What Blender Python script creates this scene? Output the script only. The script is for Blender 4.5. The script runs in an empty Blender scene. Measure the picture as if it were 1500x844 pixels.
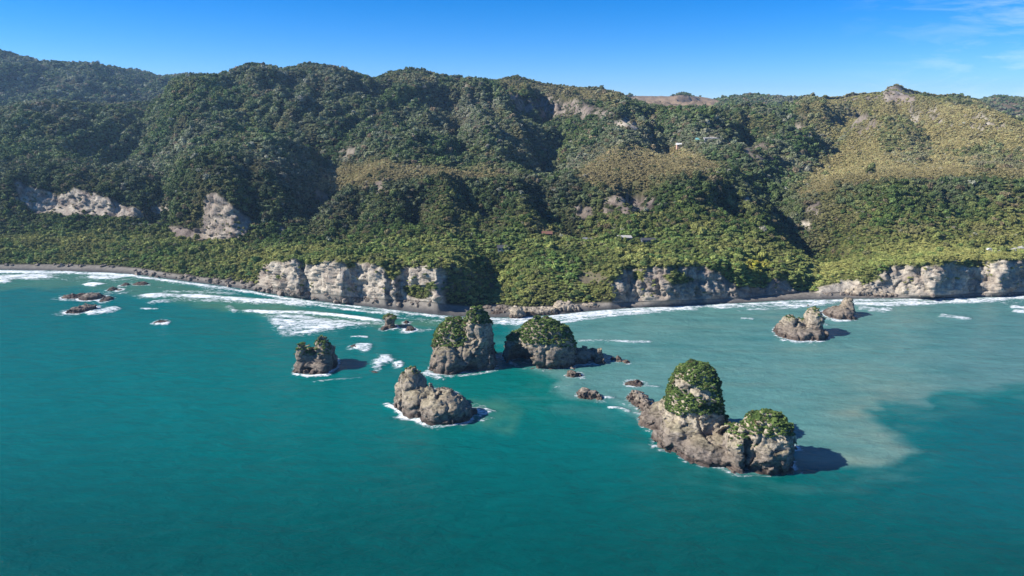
import bpy, math, random
import numpy as np
import time
_t0 = time.time()
def tick(n): print('T %-10s %.1f' % (n, time.time() - _t0), flush=True)
random.seed(7)
RNG = np.random.default_rng(11)
scene = bpy.context.scene
COL = scene.collection

# ------------------------------------------------------------------ camera model
H, F, CX, CY, YH = 120.0, 1000.0, 750.0, 422.0, 160.0
TH = math.atan((CY - YH) / F)
ST, CT = math.sin(TH), math.cos(TH)

def azi(px, py):                     # X / Y of the ray through a photo point
    return ((px - CX) / F) / (CT - (py - CY) / F * ST)
def slo(py):                         # dz / dY of that ray
    v = (py - CY) / F
    return (-ST - v * CT) / (CT - v * ST)
def gnd(px, py, z=0.0):              # where the ray meets height z
    Y = (z - H) / slo(py)
    return Y * azi(px, py), Y
def pt(px, py, Y):
    return np.array([Y * azi(px, py), Y, H + Y * slo(py)])
def proj(X, Y, Z):
    dz = Z - H
    f = Y * CT - dz * ST
    up = Y * ST + dz * CT
    f = np.maximum(f, 1e-3)
    return CX + F * X / f, CY - F * up / f

cam_d = bpy.data.cameras.new('camera')
cam_d.sensor_width = 36.0
cam_d.lens = 36.0 * F / 1500.0
cam_d.clip_start, cam_d.clip_end = 1.0, 40000.0
cam = bpy.data.objects.new('camera', cam_d)
cam.location = (0, 0, H)
cam.rotation_euler = (math.pi / 2 - TH, 0, 0)
COL.objects.link(cam)
scene.camera = cam

# ------------------------------------------------------------------ noise
_perm = np.tile(np.random.default_rng(3).permutation(256), 3)
_g = np.random.default_rng(4).normal(size=(256, 3)); _g /= np.linalg.norm(_g, axis=1)[:, None]
def perlin(x, y, z):
    x, y, z = np.broadcast_arrays(np.asarray(x, float), np.asarray(y, float), np.asarray(z, float))
    xi, yi, zi = np.floor(x).astype(int), np.floor(y).astype(int), np.floor(z).astype(int)
    xf, yf, zf = x - xi, y - yi, z - zi
    xi &= 255; yi &= 255; zi &= 255
    u, v, w = [t * t * t * (t * (t * 6 - 15) + 10) for t in (xf, yf, zf)]
    def c(i, j, k):
        g = _g[_perm[_perm[_perm[xi + i] + yi + j] + zi + k]]
        return g[..., 0] * (xf - i) + g[..., 1] * (yf - j) + g[..., 2] * (zf - k)
    def lerp(a, b, t): return a + t * (b - a)
    r = lerp(lerp(lerp(c(0,0,0), c(1,0,0), u), lerp(c(0,1,0), c(1,1,0), u), v),
             lerp(lerp(c(0,0,1), c(1,0,1), u), lerp(c(0,1,1), c(1,1,1), u), v), w)
    return r * 1.6
def fbm(x, y, z=0.0, o=4, gain=0.5, seed=0.0):
    s, a, f, n = 0.0, 1.0, 1.0, 0.0
    for i in range(o):
        s = s + a * perlin(x * f + seed + 17.3 * i, y * f - seed * 1.7 + 5.1 * i, np.asarray(z) * f + seed * .6 + 3.7 * i)
        n += a; a *= gain; f *= 2.03
    return s / n
def ridged(x, y, z=0.0, o=4, seed=0.0):
    s, a, f, n = 0.0, 1.0, 1.0, 0.0
    for i in range(o):
        s = s + a * (1 - 2 * np.abs(perlin(x * f + seed + 9.3 * i, y * f + seed * 1.3, np.asarray(z) * f - seed)))
        n += a; a *= 0.5; f *= 2.1
    return s / n
def facets(x, y, z, s, seed, tilt=.45):
    """blocky broken rock: every cell of a jittered grid is a plane with its own tilt and offset"""
    r = np.random.default_rng(int(seed * 100) % 99991)
    J = r.random((256, 3)); D = r.normal(size=(256, 3)); D /= np.linalg.norm(D, axis=1)[:, None]; O = r.uniform(-.5, .5, 256)
    x, y, z = x / s, y / s, z / s
    xi, yi, zi = np.floor(x).astype(int), np.floor(y).astype(int), np.floor(z).astype(int)
    best = np.full(x.shape, 1e9); out = np.zeros(x.shape)
    for i in (-1, 0, 1):
        for j in (-1, 0, 1):
            for k in (-1, 0, 1):
                h = _perm[_perm[_perm[(xi + i) & 255] + ((yi + j) & 255)] + ((zi + k) & 255)]
                dx, dy, dz = x - xi - i - J[h, 0], y - yi - j - J[h, 1], z - zi - k - J[h, 2]
                d = dx * dx + dy * dy + dz * dz
                m = d < best
                best[m] = d[m]
                hm = h[m]
                out[m] = O[hm] + tilt * 2 * (dx[m] * D[hm, 0] + dy[m] * D[hm, 1] + dz[m] * D[hm, 2])
    return out * s
def sstep(a, b, x):
    t = np.clip((x - a) / (b - a), 0, 1)
    return t * t * (3 - 2 * t)
def gauss(arr, s, axis=0):
    if s <= 0: return arr
    r = int(s * 3) + 1
    k = np.exp(-0.5 * (np.arange(-r, r + 1) / s) ** 2); k /= k.sum()
    a = np.moveaxis(arr, axis, 0)
    p = np.concatenate([np.repeat(a[:1], r, 0), a, np.repeat(a[-1:], r, 0)], 0)
    out = sum(k[i] * p[i:i + a.shape[0]] for i in range(2 * r + 1))
    return np.moveaxis(out, 0, axis)
def segdist(px, py, pts, ys=1.0):
    """distance to a polyline and the position along it (0..1)"""
    P = np.asarray(pts, float)
    best = np.full(np.shape(px), 1e9); along = np.zeros(np.shape(px))
    L = np.concatenate([[0], np.cumsum(np.hypot(np.diff(P[:, 0]), np.diff(P[:, 1]) * ys))])
    for i in range(len(P) - 1):
        ax, ay = P[i]; bx, by = P[i + 1]
        dx, dy = bx - ax, (by - ay) * ys
        t = np.clip(((px - ax) * dx + (py - ay) * ys * dy) / (dx * dx + dy * dy + 1e-9), 0, 1)
        d = np.hypot(px - ax - t * dx, (py - ay) * ys - t * dy)
        m = d < best
        best = np.where(m, d, best)
        along = np.where(m, (L[i] + t * (L[i + 1] - L[i])) / max(L[-1], 1e-6), along)
    return best, along
def polysd(px, py, poly, ys=1.0):
    """signed distance, positive inside"""
    d, _ = segdist(px, py, list(poly) + [poly[0]], ys)
    ins = np.zeros(np.shape(px), bool)
    n = len(poly)
    for i in range(n):
        x1, y1 = poly[i]; x2, y2 = poly[(i + 1) % n]
        c = ((y1 > py) != (y2 > py)) & (px < (x2 - x1) * (py - y1) / (y2 - y1 + 1e-12) + x1)
        ins ^= c
    return np.where(ins, d, -d)

# ------------------------------------------------------------------ mesh helpers
def tag(o, label=None, cat=None, group=None, kind=None):
    if label: o['label'] = label
    if cat: o['category'] = cat
    if group: o['group'] = group
    if kind: o['kind'] = kind
    return o
def make_mesh(name, V, Fc, mats=(), attrs=None, smooth=True, mat_idx=None):
    V = np.asarray(V, np.float32)
    me = bpy.data.meshes.new(name)
    if isinstance(Fc, np.ndarray):
        n, k = Fc.shape
        me.vertices.add(len(V)); me.vertices.foreach_set('co', V.ravel())
        me.loops.add(n * k); me.loops.foreach_set('vertex_index', Fc.astype(np.int32).ravel())
        me.polygons.add(n)
        me.polygons.foreach_set('loop_start', np.arange(0, n * k, k, dtype=np.int32))
        me.polygons.foreach_set('loop_total', np.full(n, k, np.int32))
        me.polygons.foreach_set('use_smooth', np.full(n, smooth, bool))
        if mat_idx is not None: me.polygons.foreach_set('material_index', np.asarray(mat_idx, np.int32))
        me.update(calc_edges=True); me.validate()
    else:
        me.from_pydata(V.tolist(), [], Fc); me.update()
        me.polygons.foreach_set('use_smooth', np.full(len(me.polygons), smooth, bool))
        if mat_idx is not None: me.polygons.foreach_set('material_index', np.asarray(mat_idx, np.int32))
    for m in mats: me.materials.append(m)
    for nm, a in (attrs or {}).items():
        a = np.asarray(a, np.float32)
        if a.ndim == 2:
            if a.shape[1] == 3: a = np.concatenate([a, np.ones((len(a), 1), np.float32)], 1)
            at = me.attributes.new(nm, 'FLOAT_COLOR', 'POINT'); at.data.foreach_set('color', a.ravel())
        else:
            at = me.attributes.new(nm, 'FLOAT', 'POINT'); at.data.foreach_set('value', a)
    return me
def obj(name, me, parent=None, loc=None):
    o = bpy.data.objects.new(name, me); COL.objects.link(o)
    if parent: o.parent = parent
    if loc is not None: o.location = loc
    return o
def empty(name, loc):
    o = bpy.data.objects.new(name, None); COL.objects.link(o)
    o.location = loc; o.empty_display_size = 0.5
    return o
def grid_faces(nr, nc):
    i = np.arange(nr - 1)[:, None] * nc + np.arange(nc - 1)[None]
    return np.stack([i, i + 1, i + nc + 1, i + nc], -1).reshape(-1, 4)

# ------------------------------------------------------------------ materials
def new_mat(name):
    m = bpy.data.materials.new(name); m.use_nodes = True
    nt = m.node_tree; nt.nodes.clear()
    out = nt.nodes.new('ShaderNodeOutputMaterial')
    b = nt.nodes.new('ShaderNodeBsdfPrincipled')
    nt.links.new(b.outputs[0], out.inputs[0])
    return m, nt, b
def N(nt, t, **kw):
    n = nt.nodes.new('ShaderNode' + t)
    for k, v in kw.items():
        if k.startswith('i_'):
            n.inputs[int(k[2:])].default_value = v
        else: setattr(n, k, v)
    return n
def noise_node(nt, vec, scale, detail=6, rough=0.6, dist=0.0):
    n = nt.nodes.new('ShaderNodeTexNoise')
    n.inputs['Scale'].default_value = scale; n.inputs['Detail'].default_value = detail
    n.inputs['Roughness'].default_value = rough; n.inputs['Distortion'].default_value = dist
    if vec is not None: nt.links.new(vec, n.inputs['Vector'])
    return n.outputs['Fac']
def ramp(nt, fac, stops):
    r = nt.nodes.new('ShaderNodeValToRGB')
    e = r.color_ramp.elements
    while len(e) < len(stops): e.new(0.5)
    for x, (p, c) in zip(e, stops):
        x.position = p
        x.color = (c, c, c, 1) if isinstance(c, (int, float)) else (*c, 1)
    nt.links.new(fac, r.inputs[0])
    return r.outputs[0]
def mix(nt, fac, a, b, mode='MIX'):
    n = nt.nodes.new('ShaderNodeMix'); n.data_type = 'RGBA'; n.blend_type = mode
    n.clamp_factor = True
    for s, v in ((n.inputs[0], fac), (n.inputs[6], a), (n.inputs[7], b)):
        if hasattr(v, 'is_output') or isinstance(v, bpy.types.NodeSocket): nt.links.new(v, s)
        elif isinstance(v, tuple): s.default_value = (*v, 1)
        else: s.default_value = v
    return n.outputs[2]
def math_node(nt, op, a, b=None, clamp=False):
    n = nt.nodes.new('ShaderNodeMath'); n.operation = op; n.use_clamp = clamp
    for s, v in ((n.inputs[0], a), (n.inputs[1], b)):
        if v is None: continue
        if isinstance(v, bpy.types.NodeSocket): nt.links.new(v, s)
        else: s.default_value = v
    return n.outputs[0]
def position(nt): return nt.nodes.new('ShaderNodeNewGeometry').outputs['Position']
def scaled(nt, vec, s):
    n = nt.nodes.new('ShaderNodeVectorMath'); n.operation = 'MULTIPLY'
    nt.links.new(vec, n.inputs[0]); n.inputs[1].default_value = s
    return n.outputs[0]
def attr(nt, name, typ='GEOMETRY', out='Color'):
    n = nt.nodes.new('ShaderNodeAttribute'); n.attribute_name = name; n.attribute_type = typ
    return n.outputs[out]
def bump(nt, b, h, strength, dist):
    n = nt.nodes.new('ShaderNodeBump')
    n.inputs['Strength'].default_value = strength; n.inputs['Distance'].default_value = dist
    nt.links.new(h, n.inputs['Height']); nt.links.new(n.outputs[0], b.inputs['Normal'])

# rock: colour comes from the mesh attribute, broken up by noise, cracks and bedding
def rock_material(name, use_attr=True, base=(0.24, 0.2, 0.165)):
    m, nt, b = new_mat(name)
    tc = nt.nodes.new('ShaderNodeTexCoord')
    p = position(nt) if use_attr else tc.outputs['Object']
    n1 = noise_node(nt, p, 0.55, 8, 0.7)
    n2 = noise_node(nt, scaled(nt, p, (0.25, 0.25, 1.3)), 1.1, 6, 0.65, 0.6)
    n3 = noise_node(nt, p, 0.09, 4, 0.6)
    c = attr(nt, 'col') if use_attr else mix(nt, 0.0, base, base)
    c = mix(nt, 1.0, c, ramp(nt, n1, [(0.30, 0.25), (0.47, 0.9), (0.72, 1.55)]), 'MULTIPLY')
    c = mix(nt, 1.0, c, ramp(nt, n2, [(0.36, 0.38), (0.47, 0.98), (0.7, 1.2)]), 'MULTIPLY')
    c = mix(nt, ramp(nt, n3, [(0.5, 0.0), (0.7, 0.45)]), c, (0.30, 0.235, 0.17))
    nt.links.new(c, b.inputs['Base Color'])
    b.inputs['Roughness'].default_value = 0.9
    b.inputs['Specular IOR Level'].default_value = 0.15
    h = math_node(nt, 'ADD', n1, math_node(nt, 'MULTIPLY', n2, 0.6))
    bump(nt, b, h, 0.9, 0.9)
    return m
M_ROCK = rock_material('sea_rock')
M_BOULDER = rock_material('boulder_rock', False)

# land: vegetated soil, sand, cliff rock by attributes
def land_material():
    m, nt, b = new_mat('land')
    p = position(nt)
    n1 = noise_node(nt, p, 0.35, 8, 0.7)
    n2 = noise_node(nt, p, 0.05, 6, 0.6)
    n3 = noise_node(nt, scaled(nt, p, (1, 1, 0.35)), 0.5, 8, 0.72, 0.7)
    c = attr(nt, 'col')
    rk = attr(nt, 'rock', out='Fac')
    cs = mix(nt, 1.0, c, ramp(nt, n1, [(0.3, 0.6), (0.5, 1.0), (0.7, 1.3)]), 'MULTIPLY')
    cr = mix(nt, 1.0, c, ramp(nt, n3, [(0.3, 0.35), (0.45, 0.85), (0.6, 1.15), (0.75, 1.35)]), 'MULTIPLY')
    cr = mix(nt, ramp(nt, n2, [(0.48, 0.0), (0.68, 0.55)]), cr, (0.20, 0.15, 0.125))
    c = mix(nt, rk, cs, cr)
    nt.links.new(c, b.inputs['Base Color'])
    b.inputs['Roughness'].default_value = 0.92
    b.inputs['Specular IOR Level'].default_value = 0.1
    hh = math_node(nt, 'MULTIPLY', n3, rk)
    bump(nt, b, math_node(nt, 'ADD', hh, math_node(nt, 'MULTIPLY', n1, 0.15)), 0.8, 1.6)
    return m
M_LAND = land_material()

def leaf_material(name, attr_type, base=None):
    m, nt, b = new_mat(name)
    if attr_type == 'INSTANCER': c = attr(nt, 'tint', 'INSTANCER')
    elif attr_type == 'OBJECT':
        oi = nt.nodes.new('ShaderNodeObjectInfo'); c = oi.outputs['Color']
    else: c = attr(nt, 'col')
    v = attr(nt, 'leaf', out='Fac')
    c = mix(nt, 1.0, c, ramp(nt, v, [(0.0, 0.55), (0.5, 1.0), (1.0, 1.5)]), 'MULTIPLY')
    nt.links.new(c, b.inputs['Base Color'])
    b.inputs['Roughness'].default_value = 0.7
    b.inputs['Specular IOR Level'].default_value = 0.12
    return m
M_LEAF_I = leaf_material('forest_leaves', 'INSTANCER')
M_LEAF_O = leaf_material('tree_leaves', 'OBJECT')
M_LEAF_A = leaf_material('shrub_leaves', 'ATTR')
def plain(name, c, rough=0.8, nscale=2.0, amt=0.25, spec=0.3):
    m, nt, b = new_mat(name)
    tc = nt.nodes.new('ShaderNodeTexCoord')
    n = noise_node(nt, tc.outputs['Object'], nscale, 5, 0.6)
    cc = mix(nt, 1.0, c, ramp(nt, n, [(0.3, 1 - amt), (0.7, 1 + amt)]), 'MULTIPLY')
    nt.links.new(cc, b.inputs['Base Color'])
    b.inputs['Roughness'].default_value = rough
    b.inputs['Specular IOR Level'].default_value = spec
    return m
M_BARK = plain('bark', (0.10, 0.08, 0.06), 0.95)

# ------------------------------------------------------------------ terrain
cols = np.concatenate([np.linspace(-1100, -120, 130)[:-1], np.linspace(-120, 1620, 760)[:-1], np.linspace(1620, 2600, 130)])
A = (cols - CX) / F / (CT + 0.1 * ST)           # column azimuths
NC = len(cols)
def table(pts, s=2.0):
    P = np.array(pts, float)
    a = azi(P[:, 0], P[:, 1])
    o = np.argsort(a)
    return gauss(np.interp(A, a[o], P[o, 1]), s)
def tabv(pts, s=4.0):
    P = np.array(pts, float)
    return gauss(np.interp(cols, P[:, 0], P[:, 1]), s)

py_s = table([(-1100,380),(-300,390),(0,396),(100,398),(200,403),(240,408),(300,416),(370,426),(450,440),(530,449),(610,459),(663,465),(717,468),(745,468),(820,462),(873,456),(927,452),(980,450),(1033,447),(1087,445),(1140,442),(1180,441),(1260,439),(1340,438),(1420,437),(1500,434),(1800,428),(2600,420)], 3)
py_b = table([(-1100,372),(-300,380),(0,388),(80,388),(150,389),(200,393),(250,401),(300,407),(370,416),(420,426),(480,432),(530,437),(580,440),(620,442),(660,447),(700,450),(740,452),(780,451),(820,448),(870,444),(930,443),(980,441),(1030,439),(1087,437),(1140,434),(1200,430),(1235,428),(1300,432),(1340,434),(1380,433),(1450,430),(1500,428),(1800,422),(2600,414)])
py_c = table([(-1100,340),(-300,350),(0,356),(100,358),(200,360),(300,366),(360,374),(380,383),(392,386),(430,379),(500,383),(530,386),(570,386),(600,390),(640,394),(655,388),(680,390),(720,408),(760,405),(800,395),(860,392),(900,391),(930,389),(980,390),(1020,389),(1050,386),(1080,390),(1120,400),(1150,398),(1180,402),(1200,410),(1225,402),(1250,396),(1300,389),(1350,385),(1400,382),(1450,382),(1500,379),(1800,372),(2600,362)], 1.2)
py_c = py_c + 3.2 * fbm(cols / 17, 0.3, 0.7, 3, seed=2.0) + 1.5 * fbm(cols / 6, 0.3, 0.7, 2, seed=3.0)
py_d = table([(-1100,330),(0,346),(100,345),(200,346),(300,353),(400,352),(500,353),(600,355),(700,358),(800,356),(900,352),(1000,352),(1100,354),(1150,362),(1200,366),(1300,364),(1400,363),(1500,360),(2600,340)], 4)
py_k0 = table([(-1100,300),(0,312),(25,300),(50,311),(100,313),(160,316),(220,322),(245,338),(260,347),(300,351),(345,349),(375,336),(420,328),(500,322),(560,320),(640,322),(700,325),(780,326),(850,322),(880,312),(950,312),(980,318),(1050,320),(1100,325),(1150,335),(1200,335),(1300,330),(1400,328),(1500,325),(2600,310)], 1.5)
py_k1 = table([(-1100,285),(0,290),(20,270),(60,277),(80,288),(107,278),(130,283),(160,294),(200,306),(222,318),(245,322),(285,318),(298,296),(304,286),(318,286),(340,302),(370,324),(400,300),(450,300),(500,294),(560,286),(640,288),(700,292),(780,295),(850,294),(880,290),(950,292),(980,292),(1050,290),(1100,298),(1150,310),(1200,300),(1300,298),(1400,295),(1500,290),(2600,270)], 1.5)
py_e = table([(-1100,250),(0,262),(100,256),(200,264),(230,275),(250,256),(275,243),(300,236),(340,231),(380,234),(410,246),(435,268),(450,282),(465,277),(480,268),(550,265),(600,262),(660,263),(700,268),(760,264),(800,274),(850,266),(900,274),(950,279),(1000,266),(1050,260),(1100,275),(1150,290),(1190,278),(1230,272),(1300,268),(1400,262),(1500,256),(2600,240)], 2.5)
py_f = table([(-1100,225),(0,236),(100,232),(200,240),(230,248),(260,236),(300,226),(340,222),(380,224),(420,236),(450,255),(470,255),(490,247),(519,241),(557,236),(583,241),(637,245),(690,254),(717,252),(760,250),(800,258),(850,240),(880,226),(905,213),(940,222),(1000,222),(1050,240),(1100,262),(1150,276),(1190,262),(1230,254),(1300,247),(1400,244),(1500,240),(2600,220)], 2.5)
ridge_pts = [(-1100,185),(-200,168),(0,162),(30,153),(80,148),(130,151),(190,152),(220,151),(240,142),(250,122),(270,115),(300,116),(320,113),(340,107),(365,97),(400,100),(415,104),(440,99),(465,96),(490,100),(520,107),(548,114),(570,108),(600,104),(630,108),(680,117),(720,121),(740,117),(770,118),(800,124),(840,128),(880,133),(905,137),(920,147),(940,154),(970,158),(1010,158),(1050,160),(1100,160),(1150,160),(1165,152),(1178,144),(1200,144),(1225,146),(1250,141),(1270,138),(1290,138),(1298,131),(1312,131),(1328,137),(1350,140),(1370,144),(1395,142),(1430,147),(1450,160),(1480,172),(1500,180),(1700,200),(2600,190)]
py_g = table(ridge_pts, 1.0)
py_h = table([(-1100,70),(-200,62),(0,76),(30,84),(70,92),(100,93),(130,94),(150,97),(180,102),(210,106),(230,112),(245,113),(260,112),(280,110),(320,112),(350,118),(400,130),(700,150),(900,150),(920,141),(940,141),(980,142),(990,139),(1000,138),(1015,141),(1030,143),(1050,147),(1080,143),(1100,141),(1120,142),(1150,144),(1170,145),(1200,150),(1430,152),(1445,145),(1465,141),(1490,145),(1500,144),(1700,138),(2600,140)], 1.0)

# depth of every line, metres
Y1 = -H / slo(py_s)
zb = 3.2
OFF = tabv([(-1100,0),(370,0),(385,0),(428,9),(440,1),(492,11),(521,0),(560,11),(566,5),(574,9),(582,3),(638,14),(652,3),(735,-14),(765,-2),(880,0),(900,3),(926,-4),(985,7),(1032,-1),(1042,3),(1075,-3),(1082,0),(1130,-9),(1138,-6),(1192,-15),(1215,-4),(1262,-6),(1325,-2),(1385,11),(1447,-4),(1484,7),(1510,-2),(1600,8),(1620,-2),(1800,8),(1830,-2),(2100,9),(2130,0),(2600,0)], 1.0)
OFF2 = tabv([(-1100,0),(0,0),(26,6),(95,-5),(132,5),(222,0),(290,-5),(342,8),(375,-3),(400,0),(470,6),(490,-3),(548,5),(568,-2),(618,5),(640,0),(885,-3),(925,6),(955,-2),(1000,0),(2600,0)], 1.5)
Y2 = np.maximum((zb - H) / slo(py_b), Y1 + 3) - OFF
Z2 = np.maximum(H + Y2 * slo(py_b), 1.6)
Y3 = Y2 + tabv([(-1100,45),(300,42),(370,22),(395,9),(640,9),(665,16),(700,34),(740,36),(860,30),(905,10),(1185,10),(1215,18),(1245,12),(1290,8),(2600,8)])
Y4 = Y3 + OFF + tabv([(-1100,45),(300,48),(400,64),(650,66),(740,52),(900,62),(1150,48),(1300,42),(2600,42)])
Y5 = Y4 - OFF2 + tabv([(-1100,45),(100,42),(225,34),(250,10),(300,6),(345,10),(400,30),(500,36),(700,40),(1000,40),(1200,44),(2600,46)])
Y6 = Y5 + tabv([(-1100,14),(25,11),(200,12),(250,16),(300,10),(340,14),(400,26),(500,26),(860,24),(890,12),(945,12),(980,25),(2600,34)])
Y7 = Y6 + OFF2 + tabv([(-1100,40),(200,40),(280,34),(380,40),(500,26),(1000,24),(1200,40),(2600,46)])
Y8 = Y7 + tabv([(-1100,80),(200,60),(300,50),(400,50),(500,80),(640,75),(760,60),(850,110),(905,170),(1000,150),(1100,60),(1200,80),(1400,110),(2600,120)], 8)
Y10 = Y8 + tabv([(-1100,420),(0,420),(200,440),(300,560),(470,640),(600,620),(740,560),(900,470),(960,360),(1100,380),(1200,520),(1300,600),(1430,560),(1500,430),(2600,420)], 12)
Y12 = np.maximum(Y10 + 380, tabv([(-1100,1900),(180,1900),(250,2500),(330,2700),(600,2500),(920,2400),(1040,2300),(1080,1900),(1200,1900),(1400,2100),(2600,2100)], 10))
def zz(py, Y): return H + Y * slo(py)
lay = [(Y1 - 50, np.full(NC, -6.0)), (Y1, np.full(NC, 0.0)), (Y2, Z2), (Y3, zz(py_c, Y3)), (Y4, np.maximum(zz(py_d, Y4), zz(py_c, Y3) - 6)),
       (Y5, zz(py_k0, Y5)), (Y6, zz(py_k1, Y6)), (Y7, zz(py_e, Y7)), (Y8, zz(py_f, Y8)), (Y10, zz(py_g, Y10)),
       (Y10 + 190, zz(py_g, Y10) - 55), (Y12, zz(py_h, Y12)), (Y12 + 400, zz(py_h, Y12) - 120), (Y12 + 1500, np.full(NC, -20.0))]
nrow = [6, 16, 46, 40, 36, 34, 26, 26, 190, 22, 110, 10, 4]
rows_Y, rows_z, rows_t = [], [], []
for l, n in enumerate(nrow):
    for k in range(n):
        t = k / n
        rows_Y.append(lay[l][0] * (1 - t) + lay[l + 1][0] * t)
        rows_z.append(lay[l][1] * (1 - t) + lay[l + 1][1] * t)
        rows_t.append(l + t)
rows_Y.append(lay[-1][0]); rows_z.append(lay[-1][1]); rows_t.append(len(nrow))
GY, GZ = np.array(rows_Y), np.array(rows_z)
GT = np.array(rows_t)[:, None] * np.ones((1, NC))
NR = len(GY)
r8 = int(np.searchsorted(np.array(rows_t), 6.5))
sm = gauss(GZ, 3.0, 0)
w = sstep(6.3, 7.2, GT) * (1 - 0.999 * np.exp(-((GT - 9) / 0.03) ** 2)) * (1 - np.exp(-((GT - 11) / 0.04) ** 2))
GZ = GZ * (1 - w) + sm * w
GX = GY * A[None]
# base map photo point -> depth, for placing features on the slopes
bpx, bpy_ = proj(GX, GY, GZ)
def on_land(px, py, t0=2.0, t1=9.0):
    """world point of a photo point on the base terrain"""
    j = int(np.argmin(np.abs(A - azi(px, py))))
    m = (GT[:, j] >= t0) & (GT[:, j] <= t1)
    i = np.where(m)[0]
    k = i[int(np.argmin(np.abs(bpy_[i, j] - py)))]
    return GX[k, j], GY[k, j], GZ[k, j]

# relief: spurs and gullies
amp = np.interp(GT, [0, 2, 3, 4, 5, 6, 7, 7.6, 8, 8.25, 8.7, 8.93, 9, 9.1, 10, 10.5, 10.92, 11, 11.2, 13], [0, 0, .6, 2, 5, 6.5, 4.5, 3.5, 6, 42, 60, 20, 1.5, 8, 22, 44, 14, 2, 14, 0])
wx = fbm(GX / 260, GY / 260, 0, 3, seed=1.5) * 70
wy = fbm(GX / 260, GY / 260, 0, 3, seed=8.5) * 70
sp = ridged((GX + wx) / 165, (GY + wy) / 430, 0, 5, seed=2.2)
fine = fbm(GX / 42, GY / 60, 0, 4, seed=5.0)
GZ = GZ + amp * (1.35 * (sp - 0.25) + 0.5 * fine)
amp2 = np.interp(GT, [0, 3.6, 4.2, 5, 6, 6.7, 7.2, 7.7], [0, 0, 4, 12, 17, 15, 6, 0])
rg2 = ridged((GX + .5 * wx) / 70, (GY + .5 * wy) / 210, 0, 5, seed=15.2)
GZ = GZ + amp2 * np.clip(1.5 * (rg2 - .35), -1.4, .5)
# coastal bluff: bays and buttresses in the escarpment (horizontal displacement)
def gully(pts, wid, dep, t0=2.0, t1=9.2):
    global GZ
    W = [on_land(*p)[:2] for p in pts]
    d, al = segdist(GX, GY, W)
    tp = sstep(-0.02, 0.22, al) * (1 - sstep(0.8, 1.05, al)) * 0.85 + 0.15
    m = sstep(t0 - .4, t0, GT) * (1 - sstep(t1 - .2, t1, GT))
    GZ = GZ - 1.35 * dep * np.exp(-(d / wid) ** 1.6) * tp * m
gully([(439,186),(470,212),(500,234),(474,256),(450,280),(462,305),(484,336)], 34, 26)
gully([(250,136),(222,160),(188,200),(150,232)], 45, 26)
gully([(1118,262),(1150,292),(1184,318),(1190,345),(1176,360)], 26, 24)
gully([(1092,172),(1098,200),(1084,226)], 26, 24)
gully([(735,372),(722,395),(712,415),(712,428)], 15, 7, 2.3)
gully([(790,280),(840,316),(884,336)], 22, 18)
gully([(520,262),(528,285),(540,305)], 12, 14)
gully([(770,266),(790,290),(800,305)], 13, 13)
gully([(930,270),(945,300),(960,325)], 15, 14)
gully([(604,264),(612,288),(618,312)], 13, 17)
gully([(680,264),(688,290),(702,316)], 15, 18)
gully([(722,275),(730,300),(738,322)], 14, 14)
gully([(1040,285),(1065,300),(1080,322)], 17, 14)
gully([(1262,150),(1240,190),(1190,235),(1150,265)], 40, 20)
gully([(1335,165),(1360,205),(1365,235)], 40, 16)
gully([(570,118),(560,150),(520,185)], 40, 22)
gully([(820,165),(800,205),(770,245)], 40, 18)
gully([(660,140),(675,180),(640,215)], 40, 18)
gully([(340,140),(385,180),(436,190)], 40, 18)
gully([(230,235),(243,262),(252,300)], 18, 16)
gully([(960,180),(985,210),(990,226)], 28, 16)


GZ = np.where(GT > 2.0, np.maximum(GZ, 1.8 + 1.2 * np.clip(GT - 2, 0, 1)), GZ)
# the crest lines stay the skyline: nothing in front of them stands higher in the view
zl = H + GY * slo(py_g + 1.5)[None]
k_ = 4.0
GZ = np.where((GT > 6.5) & (GT < 8.96), GZ - k_ * np.log1p(np.exp(np.clip((GZ - zl) / k_, -30, 30))), GZ)
zl2 = H + GY * slo(np.minimum(py_g, py_h) + 1.0)[None]
GZ = np.where((GT > 9.05) & (GT < 10.97), np.minimum(GZ, zl2), GZ)

def normals():
    du = np.stack([np.gradient(GX, axis=1), np.gradient(GY, axis=1), np.gradient(GZ, axis=1)], -1)
    dv = np.stack([np.gradient(GX, axis=0), np.gradient(GY, axis=0), np.gradient(GZ, axis=0)], -1)
    n = np.cross(du, dv); n /= np.linalg.norm(n, axis=-1)[..., None] + 1e-9
    return n
# rocky top on the right-hand ridge
jx = int(np.argmin(np.abs(A - azi(1310, 133)))); ix = int(np.argmin(np.abs(GT[:, jx] - 8.99)))
kx, ky = GX[ix, jx], GY[ix, jx]
GZ = GZ + 4.0 * np.exp(-(((GX - kx) / 15) ** 2 + ((GY - ky) / 22) ** 2)) * (0.5 + 1.2 * ridged(GX / 10, GY / 10, 0, 3, seed=4.0) + .35 * np.sign(perlin(GX / 5, GY / 9, .5)))
NRM = normals()
steep = 1 - NRM[..., 2]
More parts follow.
